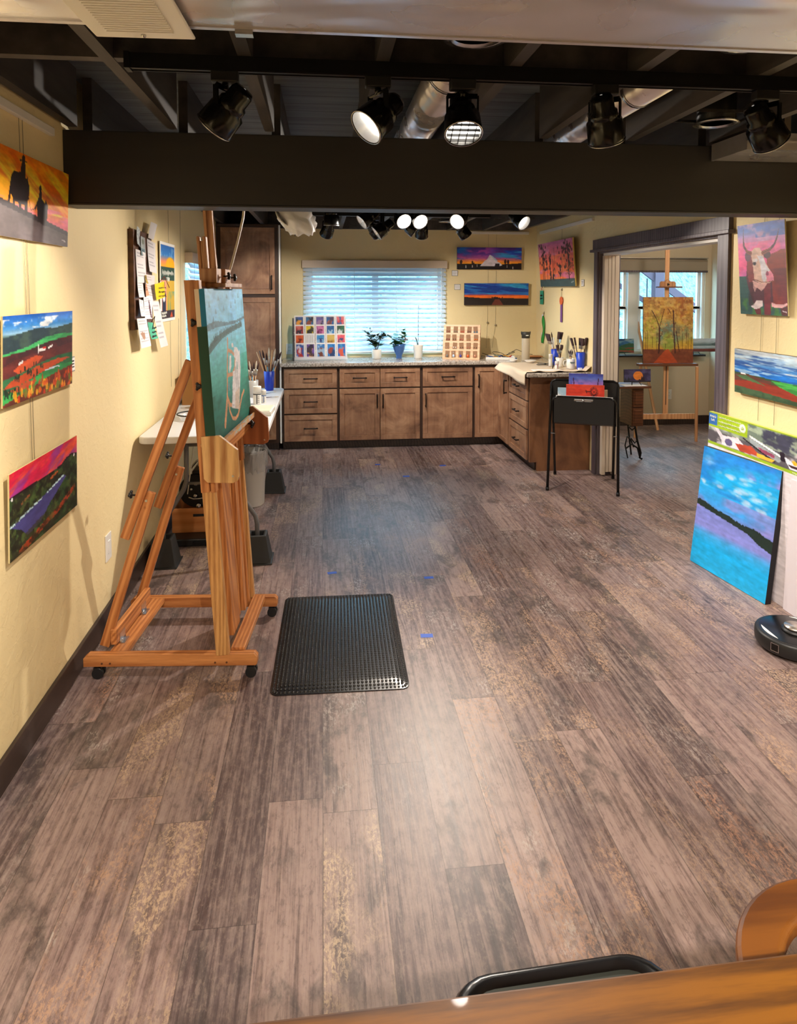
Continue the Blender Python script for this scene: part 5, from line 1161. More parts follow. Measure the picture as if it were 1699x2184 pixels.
papers = {
 'mid_white': [(4.03,1.928),(4.244,1.915),(4.245,1.737),(4.047,1.735)],
 'photo_left': [(4.049,2.059),(4.156,2.04),(4.098,1.94),(4.004,1.955)],
 'grey_card': [(4.117,2.008),(4.261,2.008),(4.260,1.893),(4.109,1.895)],
 'left_text': [(4.04,1.77),(4.169,1.773),(4.161,1.652),(4.028,1.651)],
 'pink_white': [(4.235,1.79),(4.43,1.784),(4.404,1.618),(4.24,1.642)],
 'long_white': [(4.292,2.006),(4.447,1.987),(4.425,1.795),(4.294,1.808)],
 'top_white': [(4.373,2.116),(4.517,2.110),(4.398,2.002),(4.284,2.01)],
 'gold_photo': [(4.178,1.782),(4.246,1.781),(4.240,1.735),(4.170,1.732)],
 'tan_photo': [(4.174,1.728),(4.251,1.731),(4.294,1.662),(4.165,1.658)],
 'lower_text': [(4.039,1.643),(4.147,1.633),(4.152,1.538),(4.032,1.543)],
 'centre_white': [(4.152,1.65),(4.340,1.658),(4.310,1.517),(4.168,1.522)],
 'right_strip': [(4.349,1.624),(4.481,1.622),(4.671,1.326),(4.517,1.322)],
 'bottom': [(3.989,1.532),(4.168,1.529),(4.259,1.357),(4.058,1.356)],
 'green': [(4.20,1.502),(4.34,1.493),(4.425,1.390),(4.24,1.396)],
 'yellow': [(4.357,1.73),(4.672,1.752),(4.674,1.648),(4.387,1.632)]}
pl_lab = {'mid_white':('white note sheet','white note in the middle column of the board with a dark ribbon'),'photo_left':('photo_card','pale spotted photo card at the top left corner of the board'),'grey_card':('picture_card','grey picture card hanging below the top of the board'),'left_text':('note','typed note at the left edge of the board, half way down'),'pink_white':('note','pinkish white sheet pinned right of the gold picture'),'long_white':('note','long lined white letter at the upper right of the board'),'top_white':('note','white card sticking out above the top right of the board'),'gold_photo':('photo_card','small gold coloured picture in the middle of the board'),'tan_photo':('photo_card','small tan picture with dark writing below the gold one'),'lower_text':('note','typed note with grey lines at the lower left of the board'),'centre_white':('note','white paper with a dark feather shape near the board centre'),'right_strip':('note','long white strip slanting down to the right below the board'),'bottom':('note','white typed page with a brown leaf hanging lowest on the board'),'green':('gift_tag','green paper tag with handwriting tied to the bottom of the board'),'yellow':('gift_tag','yellow paper tag with handwriting at the right of the board')}
pc = {'photo_left':(206,214,216),'grey_card':(176,184,186),'gold_photo':(190,160,70),'tan_photo':(206,150,120),'green':(84,176,144),'yellow':(244,206,30),'pink_white':(226,212,212),'long_white':(226,222,226)}
for i,(k_,q) in enumerate(papers.items()):
    n_ = 26; a = Art(n_, int(n_*1.3), pc.get(k_, (232,228,230)), 100+i)
    if k_ == 'photo_left': a.mottle((150,160,170), 9, 9, .5, .6, .8)
    elif k_ == 'grey_card': a.ell(.5,.25,.3,.14,(140,146,130)); a.put((120,142,150), (a.Y>.62)*(a.X<.9)); a.ell(.45,.74,.25,.08,(80,100,110))
    elif k_ == 'gold_photo': a.mottle((90,70,30), 6, 6, .5, .58, .9)
    elif k_ == 'tan_photo': a.line([(.2,.3),(.8,.35)], .05, (90,50,40)); a.line([(.2,.5),(.85,.5)], .04, (90,50,40))
    elif k_ in ('green','yellow'):
        pass
    elif k_ not in ('top_white',):
        for r_ in np.arange(.1,.92,.085): a.line([(.12,r_),(.62+.3*a.rs.rand(),r_)], .012, (150,150,162), .7)
        if k_ == 'bottom': a.poly([(.15,.5),(.3,.46),(.5,.5),(.52,.62),(.4,.75),(.25,.66)], (176,138,116))
        if k_ == 'centre_white': a.poly([(.62,.1),(.72,.25),(.98,.95),(.85,.95),(.66,.5)], (84,44,62))
    h_, w_ = a.a.shape[:2]; P4 = [Vector((0,y,z)) for y,z in q]; x0 = XL+.034+.0012*i
    if k_ == 'yellow': x0 = XL+.052
    vs = []
    for r_ in range(h_):
        v_ = r_/(h_-1)
        for c_ in range(w_):
            u_ = c_/(w_-1); p = P4[0]*(1-u_)*(1-v_)+P4[1]*u_*(1-v_)+P4[2]*u_*v_+P4[3]*(1-u_)*v_
            vs.append((x0+.012*v_*v_*(1 if i%2 else .3)+.006*math.sin(3*u_+i), p.y, p.z))
    vs2 = [(x-.0006,y,z) for x,y,z in vs]; N_ = len(vs)
    fs = [[r_*w_+c_, (r_+1)*w_+c_, (r_+1)*w_+c_+1, r_*w_+c_+1] for r_ in range(h_-1) for c_ in range(w_-1)]
    fs2 = [[N_+j for j in f][::-1] for f in fs]
    me = bpy.data.meshes.new('paper'); me.from_pydata(vs+vs2, [], fs+fs2)
    ca = me.color_attributes.new('Col','FLOAT_COLOR','POINT'); c_ = np.concatenate([a.a.reshape(-1,3), a.a.reshape(-1,3)*0+np.array([226,222,216])])/255; c_ = np.clip(c_,0,1)**2.2
    ca.data.foreach_set('color', np.concatenate([c_, np.ones((len(c_),1))],1).ravel().astype('f')); me.materials.append(M['artm'])
    nm = pl_lab[k_][0].replace(' ','_'); o = bpy.data.objects.new('note_paper' if 'note' in nm else nm, me); C.objects.link(o); tag(o, pl_lab[k_][1], 'paper' if 'tag' not in nm else 'tag', 'papers pinned to the notice board')
    if k_ in ('yellow','green'):
        cy = sum(p[0] for p in q)/4; cz = sum(p[1] for p in q)/4; b = MB(); hw = .10 if k_ == 'yellow' else .05
        for dz_ in (.018,-.008,-.034): 
            nn_ = 14; b.tube([(x0+.016, cy-hw+2*hw*k/nn_, cz+dz_+.007*(1 if k%2 else -1)*rs.uniform(.3,1.1)) for k in range(nn_+1)], .0014, 4)
        b.build('handwriting', M['ink'], o)
        MB().tube([(x0+.012,q[0][0]+.10 if k_=='yellow' else q[0][0]+.05,cz+.055),(x0+.03,q[0][0]+.16 if k_=='yellow' else q[0][0]+.06,cz+.09),(x0+.02,q[1][0]+.03 if k_=='yellow' else q[0][0]+.04,cz+.02)], .0025, 5).build('ribbon', plain('ribbon_'+k_, (120,30,30) if k_=='yellow' else (40,30,36), .6, 0, 0), o)

# ---- hanging rails and wires
for lb,(x0,x1,y0,y1,z) in (('white hanging rail at the top of the left wall',(XL,XL+.022,1.2,2.915,2.312)),('white hanging rail above the barn painting on the back wall',(1.535,2.40,YB-.022,YB,2.345)),('white hanging rail over the pine tree painting on the right wall',(XR-.022,XR,6.08,7.62,2.335)),('white hanging rail over the bull painting on the right wall',(XR-.022,XR,2.6,3.70,2.335))):
    o = MB().box(x0,x1,y0,y1,z,z+.032).build('hanging_rail', M['white_trim'], None, bevel=.003); tag(o, lb, 'rail', 'white picture hanging rails')
xw = XL+.006
wires('pair of wires holding the three paintings on the left wall', [[(xw,2.62,2.32),(xw,2.645,1.62),(xw,2.66,.9)],[(xw,2.65,2.32),(xw,2.67,1.62),(xw,2.68,.9)]])
wires('thin wires beside the poster on the left wall', [[(xw,5.0,2.36),(xw,5.02,1.0)],[(xw,5.42,2.36),(xw,5.36,1.0)],[(xw,5.30,1.48),(xw,5.26,1.0)]])
yw = YB-.006
wires('pair of wires with small weights holding the two long paintings on the back wall', [[(1.92,yw,2.345),(1.915,yw,1.317),(1.99,yw,1.02)][:2],[(2.015,yw,2.345),(2.01,yw,1.288)],[(1.915,yw,1.317),(1.90,yw,1.02)],[(2.01,yw,1.288),(1.97,yw,1.02)]], [(1.915,yw-.006,1.317),(2.01,yw-.006,1.288)])
xw = XR-.006
wires('single wire above the pine tree painting', [[(xw,6.92,2.34),(xw,6.92,2.15)]])
wires('pair of wires holding the bull painting and the landscape below it', [[(xw,3.62,2.34),(xw,3.64,.94)],[(xw,3.50,2.34),(xw,3.50,.94)]])
# small labels, switches and outlets
def plate(name, label, cat, loc, rz, w_, h_, kind):
    t = thing(name, label, cat, loc, rz)
    MB().box(-w_/2,w_/2,-.006,0,-h_/2,h_/2).build('cover_plate', M['white_plastic'], t, bevel=.002)
    if kind == 'rocker': MB().box(-.016,.016,-.010,-.005,-.033,.033).build('rocker', M['white_plastic'], t, bevel=.002)
    else:
        MB().box(-.017,.017,-.0085,-.005,-.036,-.004).box(-.017,.017,-.0085,-.005,.004,.036).build('receptacle', M['white_plastic'], t, bevel=.003)
        b = MB()
        for z in (-.02,.02): b.box(-.008,-.005,-.0092,-.008,z-.004,z+.006).box(.005,.008,-.0092,-.008,z-.004,z+.006)
        b.build('slots', M['ink'], t)
    return t
plate('wall_outlet','white dimmer style outlet plate low on the left wall behind the easel leg','outlet',(XL,3.535,.392),R(90),.085,.135,'rocker')
plate('wall_outlet','white outlet on the back wall left of the card rack','outlet',(-.375,YB,1.03),0,.075,.12,'outlet')
plate('wall_switch','white switch plate on the right wall nearest the back corner','switch',(XR,7.53,1.15),R(-90),.08,.12,'rocker')
plate('wall_switch','white switch plate on the right wall behind the brush mugs','switch',(XR,7.17,1.12),R(-90),.08,.12,'rocker')
plate('wall_outlet','white outlet on the far room wall below the easel','outlet',(4.33,FY,.385),0,.085,.125,'outlet')
plate('wall_switch','white switch plate at the right end of the far room','switch',(FX,7.92,1.12),R(-90),.09,.13,'rocker')
for lb,x,y,z,rz in (('small title card left of the barn painting',1.525,YB,1.893,0),('small title card left of the road painting',1.556,YB,1.733,0),('small title card right of the pine tree painting',XR,6.335,1.765,R(-90)),('small title card beside the farmland painting on the left wall',XL,3.085,1.37,R(90))):
    t = thing('title_card', lb, 'label', (x,y,z), rz)
    MB().box(-.036,.036,-.006,0,-.033,.033).build('holder', plain('card_holder', (150,146,140), .5) if 'card_holder' not in bpy.data.materials else bpy.data.materials['card_holder'], t, bevel=.002)
    MB().box(-.030,.030,-.0075,-.006,-.027,.027).build('card', M['paper'], t)
    b = MB()
    for k in range(3): scrawl(b, -.022, .02, .014-.013*k, .005, -.0082, .0007)
    b.build('print', M['ink'], t)

# ================================================================== things on the window counter
ZT = .9302
# card rack: four tiers of five art cards
rk = thing('card_rack', 'clear tiered rack of art cards at the left end of the window counter', 'rack', (-.022, 7.47, ZT), R(5))
b = MB(); b.box(-.288,.288,-.05,.16,0,.012)
for k in range(4):
    b.box(-.288,.288,-.046+.036*k,-.043+.036*k,.012+.098*k,.045+.098*k).box(-.288,.288,-.046+.036*k,-.012+.036*k,.012+.098*k,.015+.098*k).box(-.288,.288,-.016+.036*k,-.013+.036*k,.012+.098*k,.10+.098*k)
b.build('tiers', M['clear'], rk)
MB().box(-.30,-.288,-.05,.16,0,.28).box(-.30,-.288,.05,.16,.28,.46).build('side_panel', plain('grey_acrylic', (70,74,84), .3), rk)
MB().box(-.29,.29,.10,.104,.012,.46).build('back_panel', M['white_plastic'], rk)
rows = [['blue and gold field','brown trees','purple mountain','blue and rust canyon','pink sky over red poppies'],['red poppy','black horse on yellow','pink long horned bull','blue waterfall','green and white birch'],['orange bull','blue sky barn','blue butterfly','golden forest','pink striped sunset'],['white faced red bull','purple barn sunset','blue lake and brown shore','blue tree and red trunk','blue sky and red flowers']]
pal = [[(60,90,150),(230,160,60),(40,60,50)],[(50,110,160),(150,80,60),(60,40,40)],[(110,100,160),(160,130,170),(60,60,70)],[(50,100,160),(170,90,70),(90,70,90)],[(220,110,120),(210,60,60),(70,100,160)],[(160,60,60),(50,40,60),(220,120,110)],[(230,200,50),(30,30,34),(60,60,50)],[(206,120,170),(110,40,70),(160,80,140)],[(60,130,190),(170,200,220),(40,90,150)],[(60,90,70),(200,210,210),(40,110,90)],[(210,90,50),(120,40,30),(230,110,60)],[(40,100,180),(60,80,110),(220,220,220)],[(60,140,200),(40,60,120),(150,190,220)],[(190,150,70),(140,100,50),(210,180,100)],[(220,90,110),(60,70,120),(230,140,120)],[(60,90,160),(170,50,50),(220,210,220)],[(120,90,170),(230,160,90),(50,40,60)],[(50,120,190),(110,60,50),(160,190,220)],[(50,130,200),(150,70,60),(30,60,110)],[(40,110,190),(210,90,70),(70,150,200)]]
ca, sa = math.cos(R(5)), math.sin(R(5))
rn = ['top row','second row','third row','bottom row']; cn = ['first from left','second from left','middle','fourth from left','rightmost']
def standard(px, py, pz, base, rz):   # local point of a rotated stand to world
    c_, s_ = math.cos(rz), math.sin(rz); return (base[0]+px*c_-py*s_, base[1]+px*s_+py*c_, base[2]+pz)
for r_ in range(4):
    for c_ in range(5):
        a = Art(14, 20, (236,232,232), 200+r_*5+c_); p = pal[r_*5+c_]; inn = (a.X>.08)*(a.X<.92)*(a.Y>.06)*(a.Y<.94)
        a.put(p[0], inn); a.put(p[1], inn*(np.abs(a.X-.5-.1*np.sin(9*a.Y))<.22)*(a.Y>.3)); a.mottle(p[2], 4, 4, .5, .58, .9, inn); 
        o = art_mesh('art_card', a, .108, .176, .003, mat=M['art']); tag(o, '%s art card in the clear rack, %s, %s' % (rows[r_][c_], rn[r_], cn[c_]), 'card', 'art cards in the clear rack')
        k = 3-r_; hang(o, *standard(-.226+.113*c_, -.032+.036*k, .016+.098*k, (-.022,7.47,ZT), R(5)), R(5), -R(5))
t = thing('price_sign', 'small white price sign clipped over the third row of cards', 'sign', standard(-.13,-.012,.175,(-.022,7.47,ZT),R(5)), R(5))
MB().box(-.055,.055,-.0015,.0015,0,.12).build('card', M['paper'], t)
b = MB()
for x_,h_ in ((-.03,.004),(-.01,.006),(.015,.012),(.038,.004)): b.tube([(x_+h_*(1 if k%2 else -1)*.8, -.0024, .02+.08*k/12) for k in range(13)], .0011, 4)
b.build('lettering', M['ink'], t)

# earring display
EB = (1.545, 7.47, ZT); ER = R(-17)
ed = thing('earring_display', 'pale wooden stepped earring stand at the right end of the window counter', 'display stand', EB, ER)
b = MB(); Wd = .205
b.box(-Wd,Wd,-.09,-.082,.0,.012)
for k in range(4): b.bar((0,-.085+.045*k,.004+.088*k),(0,-.062+.045*k,.110+.088*k), .41, .006, up=(0,1,0)); b.box(-Wd,Wd,-.085+.045*k,-.045+.045*k,.0+.088*k,.004+.088*k)
b.build('steps', M['display_wood'], ed)
for s in (-1,1):
    pts = [(-.085,0),(.13,0),(.13,.375),(.075,.375),(.065,.29),(.030,.29),(.02,.20),(-.015,.20),(-.025,.11),(-.062,.11)]
    MB().prism(pts, s*Wd-(.006 if s > 0 else 0), s*Wd+(.006 if s < 0 else 0), 'x').build('side_panel', M['display_wood'], ed)
CK = plain('kraft_card', (156,118,88), .8)
cols_ = [['brown hoops','grey hoops','red hoops','dark hoops','teal blue triangles'],['dark red drops','black studs','coral drops','gold studs','orange beads'],['silver hoops','pearl drops','black drops','copper studs','small dark studs'],['grey pendant','pale blue disc pendant','purple blue cluster pendant','orange pendant','copper pendant']]
cc = [[(140,60,50),(120,120,110),(206,80,50),(84,40,40),(20,60,80)],[(110,20,40),(30,26,26),(206,100,80),(190,150,70),(230,110,20)],[(180,170,160),(240,230,220),(24,22,26),(180,110,90),(60,40,40)],[(120,116,110),(190,214,240),(80,70,150),(236,90,30),(196,130,100)]]
ear_m = {}
for r_ in range(4):
    for c_ in range(5):
        k = 3-r_; lp = (-.155+.078*c_+.004*math.sin(r_*3+c_), -.088+.045*k, .016+.088*k); w_ = standard(*lp, EB, ER)
        t = thing('earring_card', 'kraft card with %s on the earring stand, %s, %s' % (cols_[r_][c_], rn[r_], cn[c_]), 'earrings', w_, ER, 'earring cards on the wooden stand')
        t.rotation_euler = (-R(12), R([0,3,-2,4,-4][(c_+r_)%5]), ER)
        MB().box(-.024,.024,-.0015,.0,.004,.078).build('card', CK, t)
        mm = plain('earring_%d%d' % (r_,c_), cc[r_][c_], .3, .2, 0); b = MB()
        if r_ == 3:
            b.tube([(-.006,-.003,.066),(0,-.004,.04),(.006,-.003,.066)], .001, 5).ball((0,-.005,.022), .013, .004, .017, 10, 6)
        elif r_ == 0:
            for s in (-1,1):
                if c_ == 4: b.prism([(s*.014-.012,.006),(s*.014+.012,.006),(s*.014,.034)], -.005, -.002, 'y')
                else: b.tube([(s*.012+.009*math.cos(2*PI*j/10),-.004,.018+.010*math.sin(2*PI*j/10)) for j in range(10)], .0026, 5, True)
        else:
            for s in (-1,1): b.ball((s*.012,-.004,.024), .007 if (r_+c_)%2 else .005, .003, .009 if (r_+c_)%2 else .005, 8, 5)
        b.build('earrings', mm, t)

# plants
def leaf_cluster(b, pts, size, rs, up=.4):
    for p in pts:
        p = Vector(p); a_ = rs.uniform(0,2*PI); tl = rs.uniform(-.5,.7); s_ = size*rs.uniform(.7,1.25)
        d = Vector((math.cos(a_)*math.cos(tl), math.sin(a_)*math.cos(tl), math.sin(tl))); sd = d.cross(Vector((0,0,1))).normalized(); n_ = sd.cross(d)
        vs = [p, p+d*s_*.35+sd*s_*.33+n_*s_*.06, p+d*s_*.8+sd*s_*.26, p+d*s_, p+d*s_*.8-sd*s_*.26, p+d*s_*.35-sd*s_*.33+n_*s_*.06, p+d*s_*.5-n_*s_*.05]
        b.add([v[:] for v in vs], [[0,1,6],[1,2,6],[2,3,6],[3,4,6],[4,5,6],[5,0,6]], None, True)
rs = random.Random(11)
t = thing('potted_plant', 'small leafed bushy plant in a short white pot on the window counter', 'plant', (.598,7.55,ZT))
MB().lathe([(.048,0),(.052,.004),(.056,.10),(.054,.106),(.049,.104),(.047,.09)], n=28).build('pot', M['ceramic'], t)
MB().lathe([(.047,.085),(.002,.092)], n=20, cap=False).build('soil', M['soil'], t)
b = MB(); tips = []
for k in range(13):
    a_ = rs.uniform(0,2*PI); r_ = rs.uniform(.02,.085); h_ = rs.uniform(.16,.30); e = (r_*math.cos(a_)*1.2-.015, r_*math.sin(a_), h_+.0)
    m_ = (e[0]*.4, e[1]*.4, .09+(h_-.09)*.55); b.tube([(0,0,.085), m_, e], .0018, 5); tips.append((m_,e))
b.tube([(-.01,0,.09),(-.04,0,.25),(-.075,0,.335)], .0015, 5); b.tube([(-.06,0,.24),(-.10,0,.29),(-.13,0,.30)], .0013, 5)
b.build('stems', plain('stem_brown', (84,60,40), .7), t)
b = MB(); pts = []
for m_,e in tips:
    for q in range(13): f_ = rs.uniform(.35,1.05); pts.append(tuple(m_[i]+(e[i]-m_[i])*f_+rs.uniform(-.014,.014) for i in range(3)))
pts += [(-.075,0,.335),(-.07,.004,.32),(-.13,0,.30),(-.115,0,.285)]
leaf_cluster(b, pts, .050, rs); b.build('leaves', M['leaf_dark'], t)
t = thing('potted_plant', 'broad leafed plant in a fluted blue tapering pot, middle of the three', 'plant', (.85,7.55,ZT))
b = MB(); n = 32; prof = [(.030,0),(.032,.01),(.030,.03),(.050,.08),(.066,.13),(.072,.165),(.068,.165),(.055,.12)]
b.add([((r*(1+.05*math.cos(8*2*PI*k/n)))*math.cos(2*PI*k/n), (r*(1+.05*math.cos(8*2*PI*k/n)))*math.sin(2*PI*k/n), z) for r,z in prof for k in range(n)], [[i*n+k,i*n+(k+1)%n,(i+1)*n+(k+1)%n,(i+1)*n+k] for i in range(len(prof)-1) for k in range(n)]+[list(range(n))[::-1]], None, True)
b.build('pot', plain('blue_glaze', (56,92,150), .2, 0, .15, 20), t)
MB().lathe([(.066,.14),(.002,.145)], n=20, cap=False).build('soil', M['soil'], t)
b = MB(); pts = [(rs.gauss(0,.045), rs.gauss(0,.03), .15+rs.uniform(0,.10)) for _ in range(34)]; leaf_cluster(b, pts, .095, rs); leaf_cluster(b, [(.05+rs.gauss(0,.022),rs.gauss(0,.02),.24+rs.uniform(0,.09)) for _ in range(16)], .06, rs); b.build('leaves', M['leaf'], t)
b = MB()
for _ in range(9): b.ball((.055+rs.gauss(0,.014),-.02+rs.gauss(0,.01),.215+rs.uniform(-.02,.03)), .008, n=6, m=4)
b.build('flower_buds', plain('faded_pink', (166,120,110), .7), t)
t = thing('potted_plant', 'white tapered orchid pot with strap leaves and a tall thin stake, rightmost of the three', 'plant', (1.065,7.55,ZT))
MB().lathe([(.042,0),(.044,.004),(.056,.14),(.060,.15),(.058,.155),(.052,.15),(.048,.12)], n=28).build('pot', M['ceramic'], t)
MB().lathe([(.05,.135),(.002,.138)], n=20, cap=False).build('bark', M['soil'], t)
MB().tube([(.0,0,.13),(.004,0,.60)], .0022, 6).ball((.003,-.004,.27), .006).build('stake', M['ink'], t)
b = MB()
for e in ((-.07,.0,.20),(.06,-.01,.235),(.14,-.02,.14),(-.045,.03,.235)):
    for k in range(6):
        f0, f1 = k/6, (k+1)/6
        def P_(f): return Vector((e[0]*f, e[1]*f, .138+(e[2]-.138)*math.sin(f*PI*.62)/math.sin(PI*.62)))
        sd = Vector((-e[1], e[0], 0)).normalized(); w0, w1 = .014*math.sin(PI*min(.95,f0+.12)), .014*math.sin(PI*min(.97,f1+.12)) if k < 5 else .001
        b.add([(P_(f0)+sd*w0)[:], (P_(f1)+sd*w1)[:], (P_(f1)+Vector((0,0,.003)))[:], (P_(f0)+Vector((0,0,.003)))[:], (P_(f0)-sd*w0)[:], (P_(f1)-sd*w1)[:]], [[0,1,2,3],[3,2,5,4]], None, True)
b.build('leaves', M['leaf_dark'], t)

# ================================================================== brushes and cups
def make_brush(L, kind, hm, bw=.010):
    t = thing('paintbrush', 'paintbrush', 'paintbrush', (0,0,0))
    MB().tube([(0,0,0),(0,0,L*.3),(0,0,L*.62)], [.0025,.0045,.0032], 7).build('handle', hm, t)
    if kind == 'wide':
        MB().box(-bw,bw,-.005,.005,L*.62,L*.74).build('ferrule', M['ferrule'], t); b = MB(); b.prism([(-bw,L*.74),(bw,L*.74),(bw*1.25,L),(-bw*1.25,L)], -.006, .006, 'y'); b.build('bristles', M['bristle'], t)
    else:
        MB().tube([(0,0,L*.62),(0,0,L*.80)], [.0036,.0055], 8).build('ferrule', M['ferrule'], t); MB().tube([(0,0,L*.80),(0,0,L*.9),(0,0,L)], [.0055,.0065,.0012], 8).build('bristles', M['bristle_w'] if kind == 'pale' else M['bristle'], t)
    return t
B0 = {'a': make_brush(.25,'round',M['handle_wood']), 'b': make_brush(.26,'pale',M['handle_dark']), 'c': make_brush(.23,'round',M['handle_blue']), 'd': make_brush(.25,'wide',M['handle_dark'],.016), 'e': make_brush(.24,'wide',M['handle_wood'],.042)}
used = {}
BT = {k:[(c, kids(c)) for c in kids(v)] for k,v in B0.items()}
def put_brush(k, base, tip_dir, label, group, flip=False, sc=1.0):
    q = Vector(tip_dir).normalized()
    e = q.to_track_quat('Z','Y').to_euler() if abs(q.z) < .999 else Euler((0,0,0))
    loc = Vector(base)
    if flip: loc = loc + q*.25*sc; e = (-q).to_track_quat('Z','Y').to_euler()
    if k not in used: o = B0[k]; used[k] = 1; o.location = loc; o.rotation_euler = e
    else: o = dup(B0[k], loc, e, None, BT[k])
    o['label'] = label; o['group'] = group; o.scale = (sc,)*3
def fill_cup(cx, cy, cz, r, seq, label, group, spread=.33, flips=(), seed=1, sc=1.0):
    rs = random.Random(seed); n = len(seq)
    for i,k in enumerate(seq):
        ax = ((i+.5)/n*2-1); ay = rs.uniform(-.5,.5)
        put_brush(k, (cx-ax*r*.30, cy-ay*r*.4, cz+.006), (ax*spread, ay*spread*.5, 1), label, group, i in flips, sc)
def cup(name, label, x, y, z, r0, r1, h, mat, handle=None, cat='cup'):
    t = thing(name, label, cat, (x,y,z))
    MB().lathe([(r0*.96,0),(r0,.003),(r1,h),(r1-.003,h+.001),(r1-.006,h-.003),(r0-.004,.005)], n=28, cap=False).lathe([(r0*.96,0),(r0*.5,.004)], n=24).build('cup_body', mat, t)
    if handle:
        sx = handle; MB().tube([(sx*r1*.96,0,h*.82),(sx*(r1+.024),0,h*.80),(sx*(r1+.032),0,h*.52),(sx*(r1+.02),0,h*.24),(sx*r0*.98,0,h*.22)], .0045, 8).build('handle', mat, t)
    return t
TZ = .8402
cup('brush_cup','tall blue plastic cup of brushes at the far end of the white folding table',-.455,5.86,TZ,.036,.046,.165,M['blue_plastic'])
fill_cup(-.455,5.86,TZ,.046,'abacbabca','paintbrush standing in the blue cup on the folding table','brushes in the blue cup on the folding table',.40,(0,1,5),3,1.38)
cup('brush_cup','pale grey cup of brushes behind the right edge of the big canvas',-.555,5.50,TZ,.038,.042,.135,M['grey_ceramic'])
fill_cup(-.555,5.50,TZ,.040,'abcaba','paintbrush standing in the grey cup on the folding table','brushes in the grey cup on the folding table',.25,(),5,1.1)
def bottle(name, label, x, y, z, r, h, band, bandc):
    t = thing(name, label, 'bottle', (x,y,z))
    MB().lathe([(r*.95,0),(r,.004),(r,h*.58),(r*.96,h*.62),(r*.75,h*.64)], n=24).build('bottle_body', M['white_plastic'], t)
    MB().lathe([(r*1.01,h*.64),(r*1.01,h*.97),(r*.95,h),(.002,h)], n=24).build('cap', M['white_plastic'], t)
    g_ = plain(name+bandc, band, .5, 0, 0)
    MB().lathe([(r*1.012,h*.54),(r*1.012,h*.60)], n=24, cap=False).box(-r*.12,r*.12,-r*1.02,-r*.95,.006,h*.56).build('label_band', g_, t)
    b = MB()
    for k in range(4): b.box(r*.2,r*.62,-r*.99+r*.0,-r*.80,h*(.12+.1*k),h*(.15+.1*k))
    b.build('label_print', plain(name+bandc+'p', (150,150,150), .6, 0, 0), t)
    return t
bottle('paint_bottle','larger white paint bottle with a dark band on the folding table',-.490,5.15,TZ,.030,.135,(60,62,66),'x')
bottle('paint_bottle','smaller white bottle with a blue label band on the folding table',-.446,5.20,TZ,.018,.10,(30,90,150),'y')
t = thing('palette_box', 'white rectangular palette box under the paint bottles', 'palette', (-.455,4.78,TZ), R(-3))
MB().box(-.11,.11,-.13,.13,0,.03).build('tray', M['white_plastic'], t, bevel=.004); MB().box(-.10,.10,-.12,.12,.030,.034).build('lid', plain('pale_green_plastic',(206,212,190),.4), t, bevel=.002)
for i,(x,y,a_) in enumerate(((-.49,5.60,50),(-.50,5.42,10))):
    put_brush('b', (x,y,TZ+.007), (math.cos(R(a_)),math.sin(R(a_)),.0), ('paintbrush lying on the folding table just before the blue cup','paintbrush lying on the folding table right of the small bottle')[i], 'brushes lying loose on the folding table', False, .6)
t = thing('cardboard_box', 'brown cardboard box standing against the left wall on the folding table', 'box', (-.93,5.30,TZ))
MB().box(-.11,.13,-.14,.14,0,.235).build('box', plain('cardboard', (176,128,78), .85), t, bevel=.003); MB().box(-.02,.02,-.1412,-.1400,.0,.235).box(.04,.12,-.142,-.140,.09,.16).build('label_sheet', M['paper'], t)
t = thing('white_container', 'tall white plastic container between the easel legs on the table', 'container', (-.78,5.05,TZ))
MB().lathe([(.042,0),(.046,.005),(.050,.15),(.052,.155),(.052,.175),(.002,.176)], n=28).build('tub', M['white_plastic'], t)
t = thing('glass_tray', 'clear round dish with a dark rim on the near part of the folding table', 'dish', (-.86,4.62,TZ))
MB().lathe([(.085,0),(.10,.03),(.104,.032),(.098,.026),(.083,.004)], n=32, cap=False).build('dish', M['clear'], t); MB().tube([(.103*math.cos(2*PI*k/28),.103*math.sin(2*PI*k/28),.032) for k in range(28)], .005, 6, True).build('rim', M['black_plastic'], t)
MB().tube([(.0,.0,.0),(.0,0,.06)], .014, 12).build('knob', M['white_plastic'], t)
t = thing('binder_clip', 'black clamp lying on the near edge of the folding table', 'clamp', (-.70,4.17,TZ)); MB().box(-.03,.03,-.014,.014,0,.016).box(-.010,.018,-.01,.01,.014,.036).build('clip', M['black_plastic'], t, bevel=.003)

# ================================================================== things on the peninsula
# paper drape
b = MB(); nx, ny = 30, 36; rs = random.Random(7); vs = []
for j in range(ny):
    for i in range(nx):
        u, v_ = i/(nx-1), j/(ny-1); x = 1.74+(2.492-1.74)*u; y = 6.075+(6.98-6.075)*v_
        y += (-.0 if v_ > .1 else .012*math.sin(u*21)*u)
        z = .9335+.002*math.sin(u*17+v_*5)*math.sin(v_*13)
        left = 1.862
        if x < left: d_ = left-x; x = left-.010-.012*math.sin(v_*9); z = .932-d_*(.95-.5*v_); x -= .05*(d_/.12)*v_
        if v_ < .06 and u > .15: z += .006+.010*max(0,math.sin(u*24))
        if u > .93: z += .045*(u-.93)/.07
        vs.append((x,y,z))
fs = [[j*nx+i,j*nx+i+1,(j+1)*nx+i+1,(j+1)*nx+i] for j in range(ny-1) for i in range(nx-1)]
b.add(vs, fs, None, True); o = b.build('paper_cover', plain('cream_paper', (214,194,168), .85, 0, .03)); sd = o.modifiers.new('s','SOLIDIFY'); sd.thickness = .0008; tag(o, 'cream paper sheet draped over the peninsula end of the worktop', 'paper')
PZ = .9375
cup('brush_mug','white mug with a dark logo holding small brushes on the peninsula',2.385,6.33,PZ,.042,.043,.095,M['ceramic'],-1)
